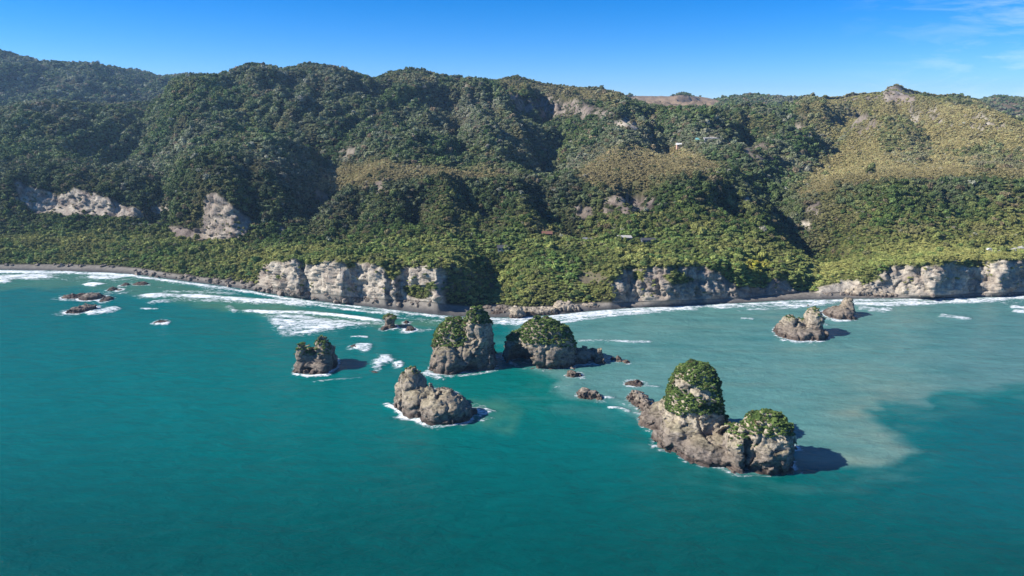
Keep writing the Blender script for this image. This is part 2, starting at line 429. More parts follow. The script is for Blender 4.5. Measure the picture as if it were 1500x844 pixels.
# cliff faces pushed in and out: buttresses, grooves, ledges
cl = sstep(0.22, 0.5, steep) * sstep(2.02, 2.15, GT) * (1 - sstep(7.2, 7.6, GT))
cl_sea = sstep(2.0, 2.25, GT) * (1 - sstep(2.95, 3.05, GT))
disp = cl * (1.5 * np.sign(perlin(GX / 5, GY / 5, GZ / 8)) * np.abs(perlin(GX / 5, GY / 5, GZ / 8)) ** .5 + 1.0 * fbm(GX / 13, GY / 13, GZ / 60, 2, seed=3.3) + 1.7 * ridged(GX / 5, GY / 9, GZ / 40, 3, seed=6.1) + 0.7 * fbm(GX / 2.6, GY / 2.6, GZ / 3.2, 3, seed=1.1))
mm = (cl > .02) & (GT < 7.6)
fc = np.zeros_like(GX)
fc[mm] = .42 * facets(GX[mm] + .3 * GZ[mm], GY[mm], GZ[mm] * .8, 4.2, 5) + .45 * facets(GX[mm], GY[mm], GZ[mm] * 1.3, 1.8, 6)
disp += cl * fc
disp -= cl * 2.2 * np.exp(-(perlin(GX / 9 + .3 * GZ / 9, GY / 9, GZ / 45) / .09) ** 2)
GX = GX + NRM[..., 0] * disp; GY = GY + NRM[..., 1] * disp; GZ = GZ + NRM[..., 2] * disp * 0.35
GZ = GZ + sstep(1.0, 1.3, GT) * (1 - sstep(2.0, 2.2, GT)) * 0.3 * fbm(GX / 9, GY / 9, 0, 3)
NRM = normals()
steep = 1 - NRM[..., 2]
TPX, TPY = proj(GX, GY, GZ)

tick('relief')
# cover masks --------------------------------------------------------------
def region(poly, soft=6.0, wob=5.0, ys=1.0, seed=0.0):
    P = np.array(poly, float); mg = soft + wob + 3
    m = (TPX > P[:, 0].min() - mg) & (TPX < P[:, 0].max() + mg) & (TPY > P[:, 1].min() - mg) & (TPY < P[:, 1].max() + mg)
    out = np.zeros_like(GX)
    if not m.any(): return out
    gx, gy = GX[m], GY[m]
    x = TPX[m] + wob * fbm(gx / 18, gy / 18, 0, 4, seed=20 + seed)
    y = TPY[m] + wob * fbm(gx / 18, gy / 18, 0, 4, seed=30 + seed)
    x = x + .5 * wob * fbm(gx / 4, gy / 4, GZ[m] / 4, 3, seed=25 + seed); y = y + .5 * wob * fbm(gx / 4, gy / 4, GZ[m] / 4, 3, seed=35 + seed)
    out[m] = sstep(-soft, soft, polysd(x, y, poly, ys))
    return out
rock = np.zeros_like(GX)
PALE = np.zeros_like(GX)
def add_rock(poly, pale=0.5, k=1.0, soft=2.5, wob=5.0, t0=2.0, t1=12.0):
    global rock, PALE
    r = region(poly, soft, wob, seed=len(poly) + pale) * (GT > t0) * (GT < t1) * k
    if k < 1: r = r * np.where(GT > 3.3, sstep(-.22, .12, fbm(GX / 10, GY / 10, GZ / 6, 4, seed=93 + pale)), 1.0)
    PALE = np.where(r > rock, pale, PALE)
    rock = np.maximum(rock, r)
add_rock([(385,386),(400,384),(430,380),(500,385),(530,388),(600,391),(650,395),(652,450),(600,446),(520,442),(440,432),(380,420)], 0.85, t1=3.1, wob=9, soft=3)
add_rock([(640,385),(690,382),(735,412),(735,428),(690,428),(650,440)], 0.2, k=.4, t1=3.6)
add_rock([(832,398),(880,402),(896,415),(860,419)], 0.25, k=.5, t1=3.3, wob=9)
add_rock([(898,412),(914,396),(960,394),(1038,394),(1055,402),(1072,416),(1085,424),(1118,422),(1132,408),(1148,412),(1160,426),(1190,430),(1200,440),(1100,446),(1000,450),(900,452)], 0.64, t1=3.1, wob=10, soft=3)
add_rock([(1195,424),(1228,414),(1262,410),(1290,398),(1312,392),(1400,385),(1500,383),(1620,380),(1620,440),(1190,440)], 0.82, t1=3.05, wob=10, soft=3)
add_rock([(1620,380),(2600,370),(2600,420),(1620,440)], 0.55, t1=3.05)
add_rock([(22,266),(35,272),(64,276),(82,288),(107,276),(130,282),(160,293),(203,306),(223,319),(160,316),(104,315),(51,312),(28,298)], 0.72, wob=6)
add_rock([(222,300),(240,296),(250,305),(246,314),(225,316)], 0.9, k=.9)
add_rock([(299,286),(318,284),(338,300),(372,325),(350,350),(320,354),(295,350)], 0.6)
add_rock([(247,330),(270,334),(296,336),(298,354),(250,348)], 0.45)
add_rock([(885,288),(915,286),(955,290),(955,312),(905,316),(885,312)], 0.45, k=.9, wob=7)
add_rock([(840,300),(868,304),(870,322),(842,320)], 0.4, k=.8)
add_rock([(545,262),(562,266),(566,288),(552,284)], 0.45, k=.8)
add_rock([(618,290),(632,296),(630,308),(618,304)], 0.45, k=.8)
add_rock([(448,272),(470,274),(492,310),(486,322),(470,305)], 0.5, k=.7, wob=6)
add_rock([(400,330),(420,326),(418,346),(402,350)], 0.8, k=.7, wob=5)
add_rock([(760,148),(800,140),(850,150),(880,160),(868,172),(800,168),(758,162)], 0.5, k=.97, wob=14, soft=4)
add_rock([(893,180),(915,172),(932,180),(934,190),(910,187)], 1.0, wob=5)
add_rock([(860,168),(890,160),(905,172),(880,176)], 0.5, k=.9, wob=9)
add_rock([(672,124),(690,124),(690,132),(675,132)], 0.6, k=.7)
add_rock([(738,140),(752,136),(766,150),(757,170)], 0.55, k=.9, wob=9)
add_rock([(1288,133),(1298,128),(1318,128),(1338,138),(1340,150),(1322,156),(1296,153)], 0.6)
add_rock([(1160,178),(1180,172),(1184,190),(1164,196)], 0.5, k=.9, wob=10)
add_rock([(1200,180),(1235,172),(1260,165),(1290,180),(1270,200),(1225,190)], 0.42, k=.9, wob=14)
add_rock([(1325,165),(1342,172),(1346,185),(1336,180)], 0.9, wob=5, soft=2)
add_rock([(1205,142),(1250,139),(1292,136),(1290,150),(1230,152)], 0.4, k=.85, wob=6)
add_rock([(1330,150),(1375,165),(1400,190),(1370,186),(1335,168)], 0.6, k=.75, wob=12)
add_rock([(1400,165),(1470,180),(1480,196),(1420,190)], 0.6, k=.7, wob=12)
add_rock([(1270,185),(1290,180),(1300,196),(1280,202)], 0.4, k=.8, wob=9)
add_rock([(1085,215),(1118,205),(1135,235),(1110,245)], 0.4, k=.7, wob=10)
add_rock([(1425,162),(1436,166),(1452,182),(1446,184)], 0.95, wob=2, soft=2)
add_rock([(1385,160),(1396,160),(1396,172),(1388,172)], 0.9, k=.8, wob=4)
add_rock([(1090,288),(1100,290),(1102,304),(1092,306)], 0.8, k=.9)
add_rock([(1168,322),(1186,324),(1190,334),(1172,336)], 0.95)
add_rock([(1180,300),(1200,296),(1205,310),(1186,322)], 0.5, k=.7)
add_rock([(486,218),(520,216),(524,236),(500,234)], 0.6, k=.6, wob=8)
add_rock([(985,210),(1000,208),(1008,216),(990,220)], 0.7, k=.7)
add_rock([(1030,200),(1052,200),(1054,210),(1030,208)], 0.7, k=.6)
for gp in ([(560,380),(586,380),(585,404),(574,411),(563,402)], [(586,421),(608,417),(632,426),(626,438),(595,434)], [(503,378),(522,378),(518,394),(508,394)], [(621,414),(633,413),(635,425),(623,425)],
           [(925,398),(945,396),(942,412),(928,410)], [(970,404),(1000,400),(1015,412),(985,420)], [(1250,404),(1278,398),(1290,408),(1262,418)], [(1395,383),(1445,383),(1440,390),(1400,391)], [(440,380),(470,380),(462,390),(445,389)]):
    rock *= 1 - region(gp, 2.0, 5, seed=gp[0][0])
rock *= (GT > 2.0)
scrub = np.zeros_like(GX)
def add_scrub(poly, k=1.0, soft=8, wob=12, ys=1.4):
    global scrub
    scrub = np.maximum(scrub, region(poly, soft, wob, ys, seed=len(poly)) * k)
add_scrub([(455,270),(500,245),(557,233),(640,243),(720,252),(760,256),(700,268),(600,264),(540,276),(470,280)])
add_scrub([(842,252),(880,226),(905,211),(945,218),(1000,218),(1055,238),(1068,250),(1030,262),(980,268),(950,284),(880,282),(850,270)])
add_scrub([(1150,285),(1200,240),(1260,190),(1300,140),(1360,150),(1440,150),(1510,190),(1640,210),(1640,262),(1400,262),(1240,275),(1180,292)], 0.85)
add_scrub([(1170,146),(1250,140),(1290,142),(1260,180),(1220,210),(1180,190)], 0.6)
add_scrub([(730,114),(800,122),(912,136),(905,158),(850,146),(780,136),(735,132)], 0.75)
add_scrub([(560,112),(600,104),(640,110),(640,122),(570,124)], 0.4)
add_scrub([(740,205),(770,200),(780,222),(750,232)], 0.6)
add_scrub([(590,295),(660,300),(720,318),(740,350),(640,340),(600,320)], 0.35)
add_scrub([(1560,160),(2600,150),(2600,260),(1560,262)], 0.6)
grove = np.zeros_like(GX)
for pg in ([(1268,172),(1300,176),(1340,168),(1368,232),(1340,250),(1310,240),(1285,212)], [(1135,205),(1175,195),(1218,203),(1215,238),(1180,255),(1150,268),(1128,235)],
           [(1225,276),(1300,268),(1400,264),(1520,268),(1640,270),(1640,325),(1500,330),(1380,335),(1290,330),(1235,305)], [(1055,250),(1110,258),(1160,270),(1185,300),(1178,345),(1120,320),(1075,290)],
           [(1168,178),(1185,165),(1215,170),(1240,150),(1268,156),(1250,176),(1215,196),(1180,200)], [(1390,140),(1430,146),(1450,160),(1420,160),(1395,152)], [(1390,225),(1450,215),(1510,225),(1510,250),(1430,250)],
           [(890,300),(960,318),(1060,330),(1100,350),(1000,356),(900,350)], [(960,262),(1060,262),(1060,300),(990,296),(950,282)]):
    grove = np.maximum(grove, region(pg, 7, 12, 1.3, seed=pg[0][0]))
dens_n = fbm(GX / 32, GY / 45, 0, 4, seed=83)
right = sstep(1170, 1215, TPX) * (TPY > 125)
bare = region([(912,146),(930,137),(1040,140),(1062,152),(1040,162),(930,162)], 3, 2) * (GT > 9.5)
bare = np.maximum(bare, 0.55 * region([(1435,140),(1640,130),(1640,190),(1480,172)], 4, 4) * (GT > 9.5))
sand = sstep(0.85, 1.0, GT) * (1 - sstep(1.96, 2.06, GT))

# land colours -------------------------------------------------------------
n_lo = fbm(GX / 60, GY / 60, 0, 4, seed=40)
n_hi = fbm(GX / 7, GY / 7, GZ / 7, 4, seed=41)
def C(*c): return np.array(c, float)
def lerp3(a, b, t): return a + (b - a) * t[..., None]
soil = lerp3(C(.020, .027, .011) + 0 * GX[..., None], C(.036, .036, .016) + 0 * GX[..., None], sstep(-.4, .5, n_lo))
soil = lerp3(soil, C(.095, .10, .032) + 0 * soil, sstep(2.2, 2.6, GT) * (1 - sstep(3.8, 4.4, GT)))
soil = lerp3(soil, C(.125, .115, .05) + 0 * soil, scrub * 0.9)
soil = lerp3(soil, C(.21, .155, .105) + 0 * soil, bare)
p_ = np.clip(PALE + 0.22 * n_hi + 0.12 * n_lo, 0, 1.1)
rk = lerp3(C(.15, .115, .095) + 0 * soil, C(.52, .46, .37) + 0 * soil, sstep(.1, 1.0, p_))
strip = sstep(0.05, 0.45, fbm(GX / 3.2, GY / 3.2, GZ / 26, 3, seed=44))
rk = lerp3(rk, C(.11, .09, .075) + 0 * soil, strip * 0.45)
bedd = fbm((GZ + .42 * GX + 2.0 * n_hi) / 2.6, GX / 45, GY / 45, 3, seed=47)
rk = lerp3(rk, C(.16, .115, .10) + 0 * soil, sstep(.08, .4, bedd) * .55)
rk = lerp3(rk, C(.50, .46, .39) + 0 * soil, sstep(.1, .4, -bedd) * .4 * p_)
stain = sstep(-.05, .35, fbm(GX / 16, GY / 16, GZ / 12, 4, seed=48) + .35 * (np.clip(GT, 2, 3) - 2.5) * (GT < 3.3))
rk = lerp3(rk, C(.15, .112, .105) + 0 * soil, stain * (.62 - .4 * sstep(.6, .85, PALE)))
wet = 1 - sstep(1.15, 1.75, GT + 0.14 * fbm(GX / 30, GY / 12, 0, 3, seed=50))
sd = lerp3(C(.20, .18, .155) + 0 * soil, C(.075, .074, .074) + 0 * soil, wet)
colr = lerp3(soil, rk, rock)
colr = lerp3(colr, sd, sand)
V_all = np.stack([GX, GY, GZ], -1)
rkattr = np.clip(rock - sand, 0, 1)
tv = np.array(rows_t)
def strip_mesh(name, t0, t1):
    i = np.where((tv >= t0 - 1e-6) & (tv <= t1 + 1e-6))[0]
    v = V_all[i].reshape(-1, 3)
    me = make_mesh(name, v, grid_faces(len(i), NC), [M_LAND], {'col': colr[i].reshape(-1, 3), 'rock': rkattr[i].ravel()})
    o = obj(name, me)
    tag(o, kind='structure')
    return o
strip_mesh('beach', 0, 2)
strip_mesh('sea_cliffs', 2, 3)
strip_mesh('hills', 3, 9)
strip_mesh('mountains', 9, 13)

tick('terrain')
# ------------------------------------------------------------------ foliage shapes
def ico(sub):
    import bmesh
    bm = bmesh.new(); bmesh.ops.create_icosphere(bm, subdivisions=sub, radius=1.0)
    V = np.array([v.co[:] for v in bm.verts]); Fc = np.array([[v.index for v in f.verts] for f in bm.faces])
    bm.free(); return V, Fc
ICO1, ICO3 = ico(1), ico(3)
def crown_arrays(seed, nleaf=150, flat=0.8, lump=0.32, leaf=0.2, nl=None):
    """unit crown: a lumpy broken mass plus leaf clumps standing off it; z from about 0 to 1.6"""
    r = np.random.default_rng(seed)
    nl = nl or int(r.integers(3, 6)); tall = r.uniform(.8, 1.25)
    LC = np.concatenate([[[0, 0, .1]], np.stack([r.uniform(-.55, .55, nl), r.uniform(-.55, .55, nl), r.uniform(-.15, .55, nl) * tall], 1)])
    LR = np.concatenate([[.62], r.uniform(.34, .6, nl)])
    Vs, faces, lv, nb = [], [], [], 0
    for c_, r_ in zip(LC, LR):
        V = ICO1[0] * (1 + lump * fbm(ICO1[0][:, 0] * 1.6 + c_[0] * 5, ICO1[0][:, 1] * 1.6, ICO1[0][:, 2] * 1.6, 2, seed=seed * 3.1))[:, None]
        V = V * r_ * [1, 1, flat] + c_; V[:, 2] = np.maximum(V[:, 2], -.35)
        Vs.append(V); faces.append(ICO1[1] + nb); nb += len(V); lv.append(np.full(len(V), .3) + .2 * r.random(len(V)))
    k_ = r.choice(len(LC), nleaf, p=LR ** 2 / (LR ** 2).sum())
    n = r.normal(size=(nleaf, 3)); n[:, 2] = np.abs(n[:, 2]) * 0.9 - 0.25; n /= np.linalg.norm(n, axis=1)[:, None]
    c = LC[k_] + n * (LR[k_] * r.uniform(.85, 1.3, nleaf))[:, None] * [1, 1, flat]
    t = np.cross(n + r.normal(scale=.55, size=n.shape), r.normal(size=n.shape)); t /= np.linalg.norm(t, axis=1)[:, None]
    nn = n + r.normal(scale=.45, size=n.shape); nn /= np.linalg.norm(nn, axis=1)[:, None]
    b = np.cross(nn, t); b /= np.linalg.norm(b, axis=1)[:, None]
    s = leaf * r.uniform(0.6, 1.3, nleaf)[:, None]
    q = np.stack([c - t * s, c + b * s * .7, c + t * s, c - b * s * .7], 1)
    q[:, 1] += n * s * .35; q[:, 3] += n * s * .35
    k = np.arange(nleaf) * 4 + nb
    tri = np.concatenate([np.stack([k, k + 1, k + 2], 1), np.stack([k, k + 2, k + 3], 1)])
    Vs.append(q.reshape(-1, 3)); faces.append(tri)
    lv.append(np.repeat(np.clip(r.normal(.55, .22, nleaf), 0, 1), 4))
    return np.concatenate(Vs), np.concatenate(faces), np.concatenate(lv)
def trunk_arrays(h=0.9, r0=0.09, seed=0, limbs=3):
    r = np.random.default_rng(seed); Vs, Fs = [], []; nb = 0
    def tube(p0, p1, a, b, n=6):
        nonlocal nb
        d = p1 - p0; u = np.cross(d, [0.3, 1, 0.2]); u /= np.linalg.norm(u); w_ = np.cross(d, u); w_ /= np.linalg.norm(w_)
        ang = np.linspace(0, 2 * math.pi, n, endpoint=False)
        ring = lambda p, rr: p + rr * (np.cos(ang)[:, None] * u + np.sin(ang)[:, None] * w_)
        Vs.append(np.concatenate([ring(p0, a), ring(p1, b)]))
        i = np.arange(n); j = (i + 1) % n
        Fs.append(np.concatenate([np.stack([i, j, j + n], 1), np.stack([i, j + n, i + n], 1)]) + nb); nb += 2 * n
    top = np.array([0.05, 0.03, h])
    tube(np.array([0, 0, -0.25]), top, r0, r0 * .6)
    for k in range(limbs):
        a = k * 2.1 + r.random()
        tube(np.array([0.03, 0.02, h * .65]), np.array([.45 * math.cos(a), .45 * math.sin(a), h + .35]), r0 * .5, r0 * .25)
    return np.concatenate(Vs), np.concatenate(Fs)

# ------------------------------------------------------------------ forest
quadA = np.zeros_like(GX)
du = np.stack([np.diff(GX, axis=1)[:-1], np.diff(GY, axis=1)[:-1], np.diff(GZ, axis=1)[:-1]], -1)
dv = np.stack([np.diff(GX, axis=0)[:, :-1], np.diff(GY, axis=0)[:, :-1], np.diff(GZ, axis=0)[:, :-1]], -1)
area = np.linalg.norm(np.cross(du, dv), axis=-1)
T_, Y_, S_ = GT[:-1, :-1], GY[:-1, :-1], steep[:-1, :-1]
R_, SC_, BA_ = rock[:-1, :-1], scrub[:-1, :-1], bare[:-1, :-1]
tree_w = np.interp(T_, [0, 2.05, 2.1, 3.8, 4.3, 5, 7, 9, 9.15, 9.2, 10, 10.3, 11, 11.1, 12], [0, 0, .07, .07, .17, .135, .11, .10, .05, .03, .02, .036, .036, .01, 0])
gap_ = 1 - sstep(-.32, .02, dens_n[:-1, :-1])
tree_w = tree_w * (1 - .85 * gap_) * np.interp(T_, [4.2, 7, 9, 9.3, 10.2], [1.15, 1.45, 1.6, 1.2, 1.2])
tree_w = tree_w * (1 - .82 * right[:-1, :-1] * (1 - grove[:-1, :-1]) * (T_ < 9.2)) * (1 - .9 * right[:-1, :-1] * (1 - grove[:-1, :-1]) * (T_ > 8.75) * (T_ < 9.2)) * (1 + .5 * grove[:-1, :-1])
shr_w = np.interp(T_, [0, 2.0, 2.05, 4, 5, 7, 9, 9.1, 10.2, 11, 11.1], [0, 0, .42, .34, .12, .06, .03, .0, .0, .008, 0])
cut = 1 - sstep(.25, .6, R_)
RB = gauss(gauss(rock, 3.0, 0), 2.5, 1)[:-1, :-1]
cut_t = 1 - sstep(.08, .3, RB) * (T_ > 4.5)
patch = sstep(0.12, 0.34, fbm(GX / 40, GY / 40, 0, 4, seed=77))[:-1, :-1]          # tree clumps standing in the scrub
tree_d = tree_w * cut * cut_t * (1 - SC_ * np.clip(1 - 0.45 * patch - grove[:-1, :-1], .0, 1)) * (1 - BA_) * (1 - .5 * sstep(.5, .8, S_))
shr_w = shr_w + .2 * right[:-1, :-1] * (1 - .7 * grove[:-1, :-1]) * (T_ > 3) * (T_ < 9.1)
shr_w = shr_w + .16 * gap_ * (T_ > 4) * (T_ < 9.1)
shr_d = (shr_w + SC_ * 0.24 * (T_ > 3) * (T_ < 9.1)) * cut * (1 - .97 * BA_)
inx = (np.abs(A[:-1]) < 1.2)[None] * 1.0
ledge = sstep(.2, .5, R_) * .11 * sstep(.12, .4, fbm(GX / 11, GY / 11, GZ / 7, 3, seed=91))[:-1, :-1] * (T_ < 9.1) * (T_ > 2.15)                            # bushes clinging to the cliffs
def sample(density, seed):
    r = np.random.default_rng(seed)
    cnt = r.poisson(np.clip(density * area * inx, 0, 60))
    i, j = np.nonzero(cnt); k = np.repeat(np.arange(len(i)), cnt[i, j]); i, j = i[k], j[k]
    u, v = r.random(len(i)), r.random(len(i))
    def bl(g): return (g[i, j] * (1 - u) + g[i, j + 1] * u) * (1 - v) + (g[i + 1, j] * (1 - u) + g[i + 1, j + 1] * u) * v
    return bl(GX), bl(GY), bl(GZ), bl(GT), bl(scrub), bl(rock)
PTS = []
for kind, (dens, sd_) in enumerate(((tree_d, 101), (shr_d + ledge, 102))):
    X, Y, Z, T, SC, RK = sample(dens, sd_)
    n = len(X); r = np.random.default_rng(200 + kind)
    if kind == 0:
        rad = np.interp(T, [2, 4, 5, 7, 9, 10, 12], [1.4, 1.6, 1.75, 1.95, 2.0, 3.2, 3.6]) * r.lognormal(0, .36, n) * (1 - .3 * np.exp(-((T - 9) / .25) ** 2)) * (1 - .25 * SC)
        em = r.random(n) < .05
        rad = rad * np.where(em, 1.7, 1.0)
        rad = np.minimum(rad, np.interp(T, [3, 5, 8, 10], [2.6, 3.6, 4.2, 6]))
    else:
        rad = np.interp(T, [2, 4, 7, 9, 12], [.85, 1.0, 1.1, 1.3, 2.4]) * r.lognormal(0, .25, n)
    PTS.append(np.stack([X, Y, Z, T, SC, RK, rad, np.full(n, kind)], 1))
PTS = np.concatenate(PTS)
X, Y, Z, T, SC, RK, RAD, KIND = PTS.T
fx, fy = proj(X, Y, Z)
nn1 = fbm(X / 55, Y / 55, 0, 3, seed=60); nn2 = fbm(X / 20, Y / 20, 0, 3, seed=61); nn3 = fbm(X / 130, Y / 130, 0, 3, seed=62)
u1, u2 = RNG.random(len(X)), RNG.random(len(X))
dark, green, olive, grey, brown, tan = C(.032, .058, .020), C(.082, .130, .032), C(.190, .182, .058), C(.150, .150, .105), C(.14, .10, .066), C(.262, .208, .102)
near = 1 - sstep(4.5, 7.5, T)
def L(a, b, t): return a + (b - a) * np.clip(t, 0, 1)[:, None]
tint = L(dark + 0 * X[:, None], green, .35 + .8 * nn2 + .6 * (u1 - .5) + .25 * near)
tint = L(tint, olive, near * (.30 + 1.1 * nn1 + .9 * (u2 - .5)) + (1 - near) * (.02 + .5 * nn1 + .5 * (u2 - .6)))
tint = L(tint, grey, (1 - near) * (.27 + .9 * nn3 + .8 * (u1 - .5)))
tint = L(tint, brown, (u2 > .93) * .7 + .25 * (1 - near) * sstep(.1, .5, nn2))
RG = sstep(1170, 1215, fx) * (KIND == 1) * (T < 9.1)
tint = L(tint, olive, RG * (.55 + .5 * (u2 - .5) + .3 * nn1))
tint = L(tint, tan, SC * np.where(KIND == 1, .92, .35) * (.8 + .4 * (u1 - .5)))
gold = np.exp(-(((fx - 1108) / 15) ** 2 + ((fy - 390) / 9) ** 2)) + 0.45 * sstep(.2, .5, nn1) * np.exp(-(((fx - 790) / 60) ** 2 + ((fy - 395) / 28) ** 2))
tint = L(tint, olive, (1 - sstep(3.6, 4.6, T)) * (.30 + .5 * (u1 - .5) + .5 * nn1))
tint = L(tint, dark * 1.2, (1 - sstep(3.8, 4.6, T)) * (.7 * sstep(.05, .4, nn2 + .5 * nn1) * (KIND == 0) + .35 * (u2 > .8)))
tint = L(tint, C(.24, .19, .025), gold)
tint = L(tint, C(.24, .23, .19), (RNG.random(len(X)) > .98) * .6 * (T > 4.2))
GP = 1 - sstep(-.32, .02, fbm(X / 32, Y / 45, 0, 4, seed=83))
tint = L(tint, C(.20, .175, .085), GP * (KIND == 1) * (T > 4.3) * (.75 - .5 * u1))
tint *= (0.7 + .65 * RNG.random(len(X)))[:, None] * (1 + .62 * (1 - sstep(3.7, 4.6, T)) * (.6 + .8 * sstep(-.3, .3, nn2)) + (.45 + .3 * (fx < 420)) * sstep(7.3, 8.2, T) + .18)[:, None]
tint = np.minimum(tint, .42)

# shapes shared by the forest
lib = bpy.data.collections.new('crown_shapes')
NV = 12
for k in range(NV):
    v, f, lv = crown_arrays(k + 1, 150, flat=0.75 + .12 * (k % 4))
    tvv, tf = trunk_arrays(.5, .08, k)
    me = make_mesh('forest_crown', np.concatenate([v + [0, 0, .55], tvv]), np.concatenate([f, tf + len(v)]), [M_LEAF_I, M_BARK],
                   {'leaf': np.concatenate([lv, np.full(len(tvv), .5)])}, smooth=False, mat_idx=np.r_[np.zeros(len(f)), np.ones(len(tf))])
    o = bpy.data.objects.new('forest_crown_%d' % k, me); lib.objects.link(o)

# the trees that show largest are objects of their own
vis = (fx > 8) & (fx < 1492) & (KIND == 0) & (T > 2.05) & (T < 6.5)
score = RAD / Y * vis
N_IND = 290
ind = np.argsort(-score)[:N_IND]
is_ind = np.zeros(len(X), bool); is_ind[ind] = True

keep = ~is_ind
n = int(keep.sum())
print('forest instances', n)
me = bpy.data.meshes.new('forest')
me.vertices.add(n); me.vertices.foreach_set('co', np.stack([X, Y, Z], 1)[keep].astype(np.float32).ravel())
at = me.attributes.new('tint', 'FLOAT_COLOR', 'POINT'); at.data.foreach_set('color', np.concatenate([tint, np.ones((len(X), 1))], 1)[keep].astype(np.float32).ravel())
rr = RNG.random((len(X), 3))
hgt = np.where(KIND == 0, .5 + .75 * rr[:, 2] ** 2, np.where(T < 4.3, .42, .55) + .4 * rr[:, 2])
scl = np.stack([RAD * (.85 + .3 * rr[:, 1]), RAD, RAD * hgt], 1)
at = me.attributes.new('size', 'FLOAT_VECTOR', 'POINT'); at.data.foreach_set('vector', scl[keep].astype(np.float32).ravel())
rot = np.stack([(rr[:, 1] - .5) * .3, (rr[:, 2] - .5) * .3, rr[:, 0] * 6.283], 1)
at = me.attributes.new('turn', 'FLOAT_VECTOR', 'POINT'); at.data.foreach_set('vector', rot[keep].astype(np.float32).ravel())
at = me.attributes.new('shape', 'INT', 'POINT'); at.data.foreach_set('value', RNG.integers(0, NV, len(X))[keep].astype(np.int32))
forest = obj('forest', me)
tag(forest, 'dense native bush and scrub covering the slopes behind the coast', 'forest', kind='stuff')
ng = bpy.data.node_groups.new('forest_scatter', 'GeometryNodeTree')
ng.interface.new_socket('Geometry', in_out='INPUT', socket_type='NodeSocketGeometry')
ng.interface.new_socket('Geometry', in_out='OUTPUT', socket_type='NodeSocketGeometry')
gi, go = ng.nodes.new('NodeGroupInput'), ng.nodes.new('NodeGroupOutput')
ip = ng.nodes.new('GeometryNodeInstanceOnPoints')
ci = ng.nodes.new('GeometryNodeCollectionInfo'); ci.inputs['Collection'].default_value = lib
ci.inputs['Separate Children'].default_value = True; ci.inputs['Reset Children'].default_value = True
def na(name, dt):
    a = ng.nodes.new('GeometryNodeInputNamedAttribute'); a.data_type = dt; a.inputs['Name'].default_value = name
    return [s for s in a.outputs if s.enabled and s.name == 'Attribute'][0]
ng.links.new(gi.outputs[0], ip.inputs['Points']); ng.links.new(ci.outputs[0], ip.inputs['Instance'])
ip.inputs['Pick Instance'].default_value = True
ng.links.new(na('shape', 'INT'), ip.inputs['Instance Index'])
e2r = ng.nodes.new('FunctionNodeEulerToRotation')
ng.links.new(na('turn', 'FLOAT_VECTOR'), e2r.inputs[0]); ng.links.new(e2r.outputs[0], ip.inputs['Rotation'])
ng.links.new(na('size', 'FLOAT_VECTOR'), ip.inputs['Scale'])
ng.links.new(ip.outputs[0], go.inputs[0])
md = forest.modifiers.new('scatter', 'NODES'); md.node_group = ng

tree_proto = []
for k in range(NV):
    v, f, lv = crown_arrays(k + 31, 260, flat=0.75 + .12 * (k % 4), leaf=.16)
    cme = make_mesh('crown', v + [0, 0, .55], f, [M_LEAF_O], {'leaf': lv}, smooth=False)
    tvv, tf = trunk_arrays(.55, .08, k)
    tree_proto.append((cme, make_mesh('trunk', tvv, tf, [M_BARK])))
PLACES = [('on the terrace above the white cliffs', 385, 660, 3, 5), ('on the grassy slope behind the left beach', -10, 385, 2, 5),
          ('on the low slope behind the middle beach', 660, 905, 2, 5), ('above the shaded brown cliffs', 905, 1200, 2, 5),
          ('on the terrace above the right-hand cliffs', 1200, 1510, 2, 5), ('in the bush at the foot of the escarpment', -10, 1510, 2, 7)]
for i in ind:
    k = int(rr[i, 0] * NV) % NV
    t = empty('coastal_tree', (X[i], Y[i], Z[i]))
    t.rotation_euler = rot[i]; t.scale = scl[i]
    c = tint[i]; g = c[1] / max(c[0], 1e-4); lum = c.mean()
    word = 'yellowish olive' if g < 1.12 else ('dark green' if lum < .034 else 'mid green')
    pl = next(p[0] for p in PLACES if p[1] <= fx[i] <= p[2] and p[3] <= T[i] <= p[4] + 1e-6 or p is PLACES[-1])
    tag(t, '%s rounded coastal tree %s' % (word, pl), 'tree', '%s trees %s' % (word, pl))
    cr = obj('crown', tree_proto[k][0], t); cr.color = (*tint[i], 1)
    obj('trunk', tree_proto[k][1], t)

tick('forest')
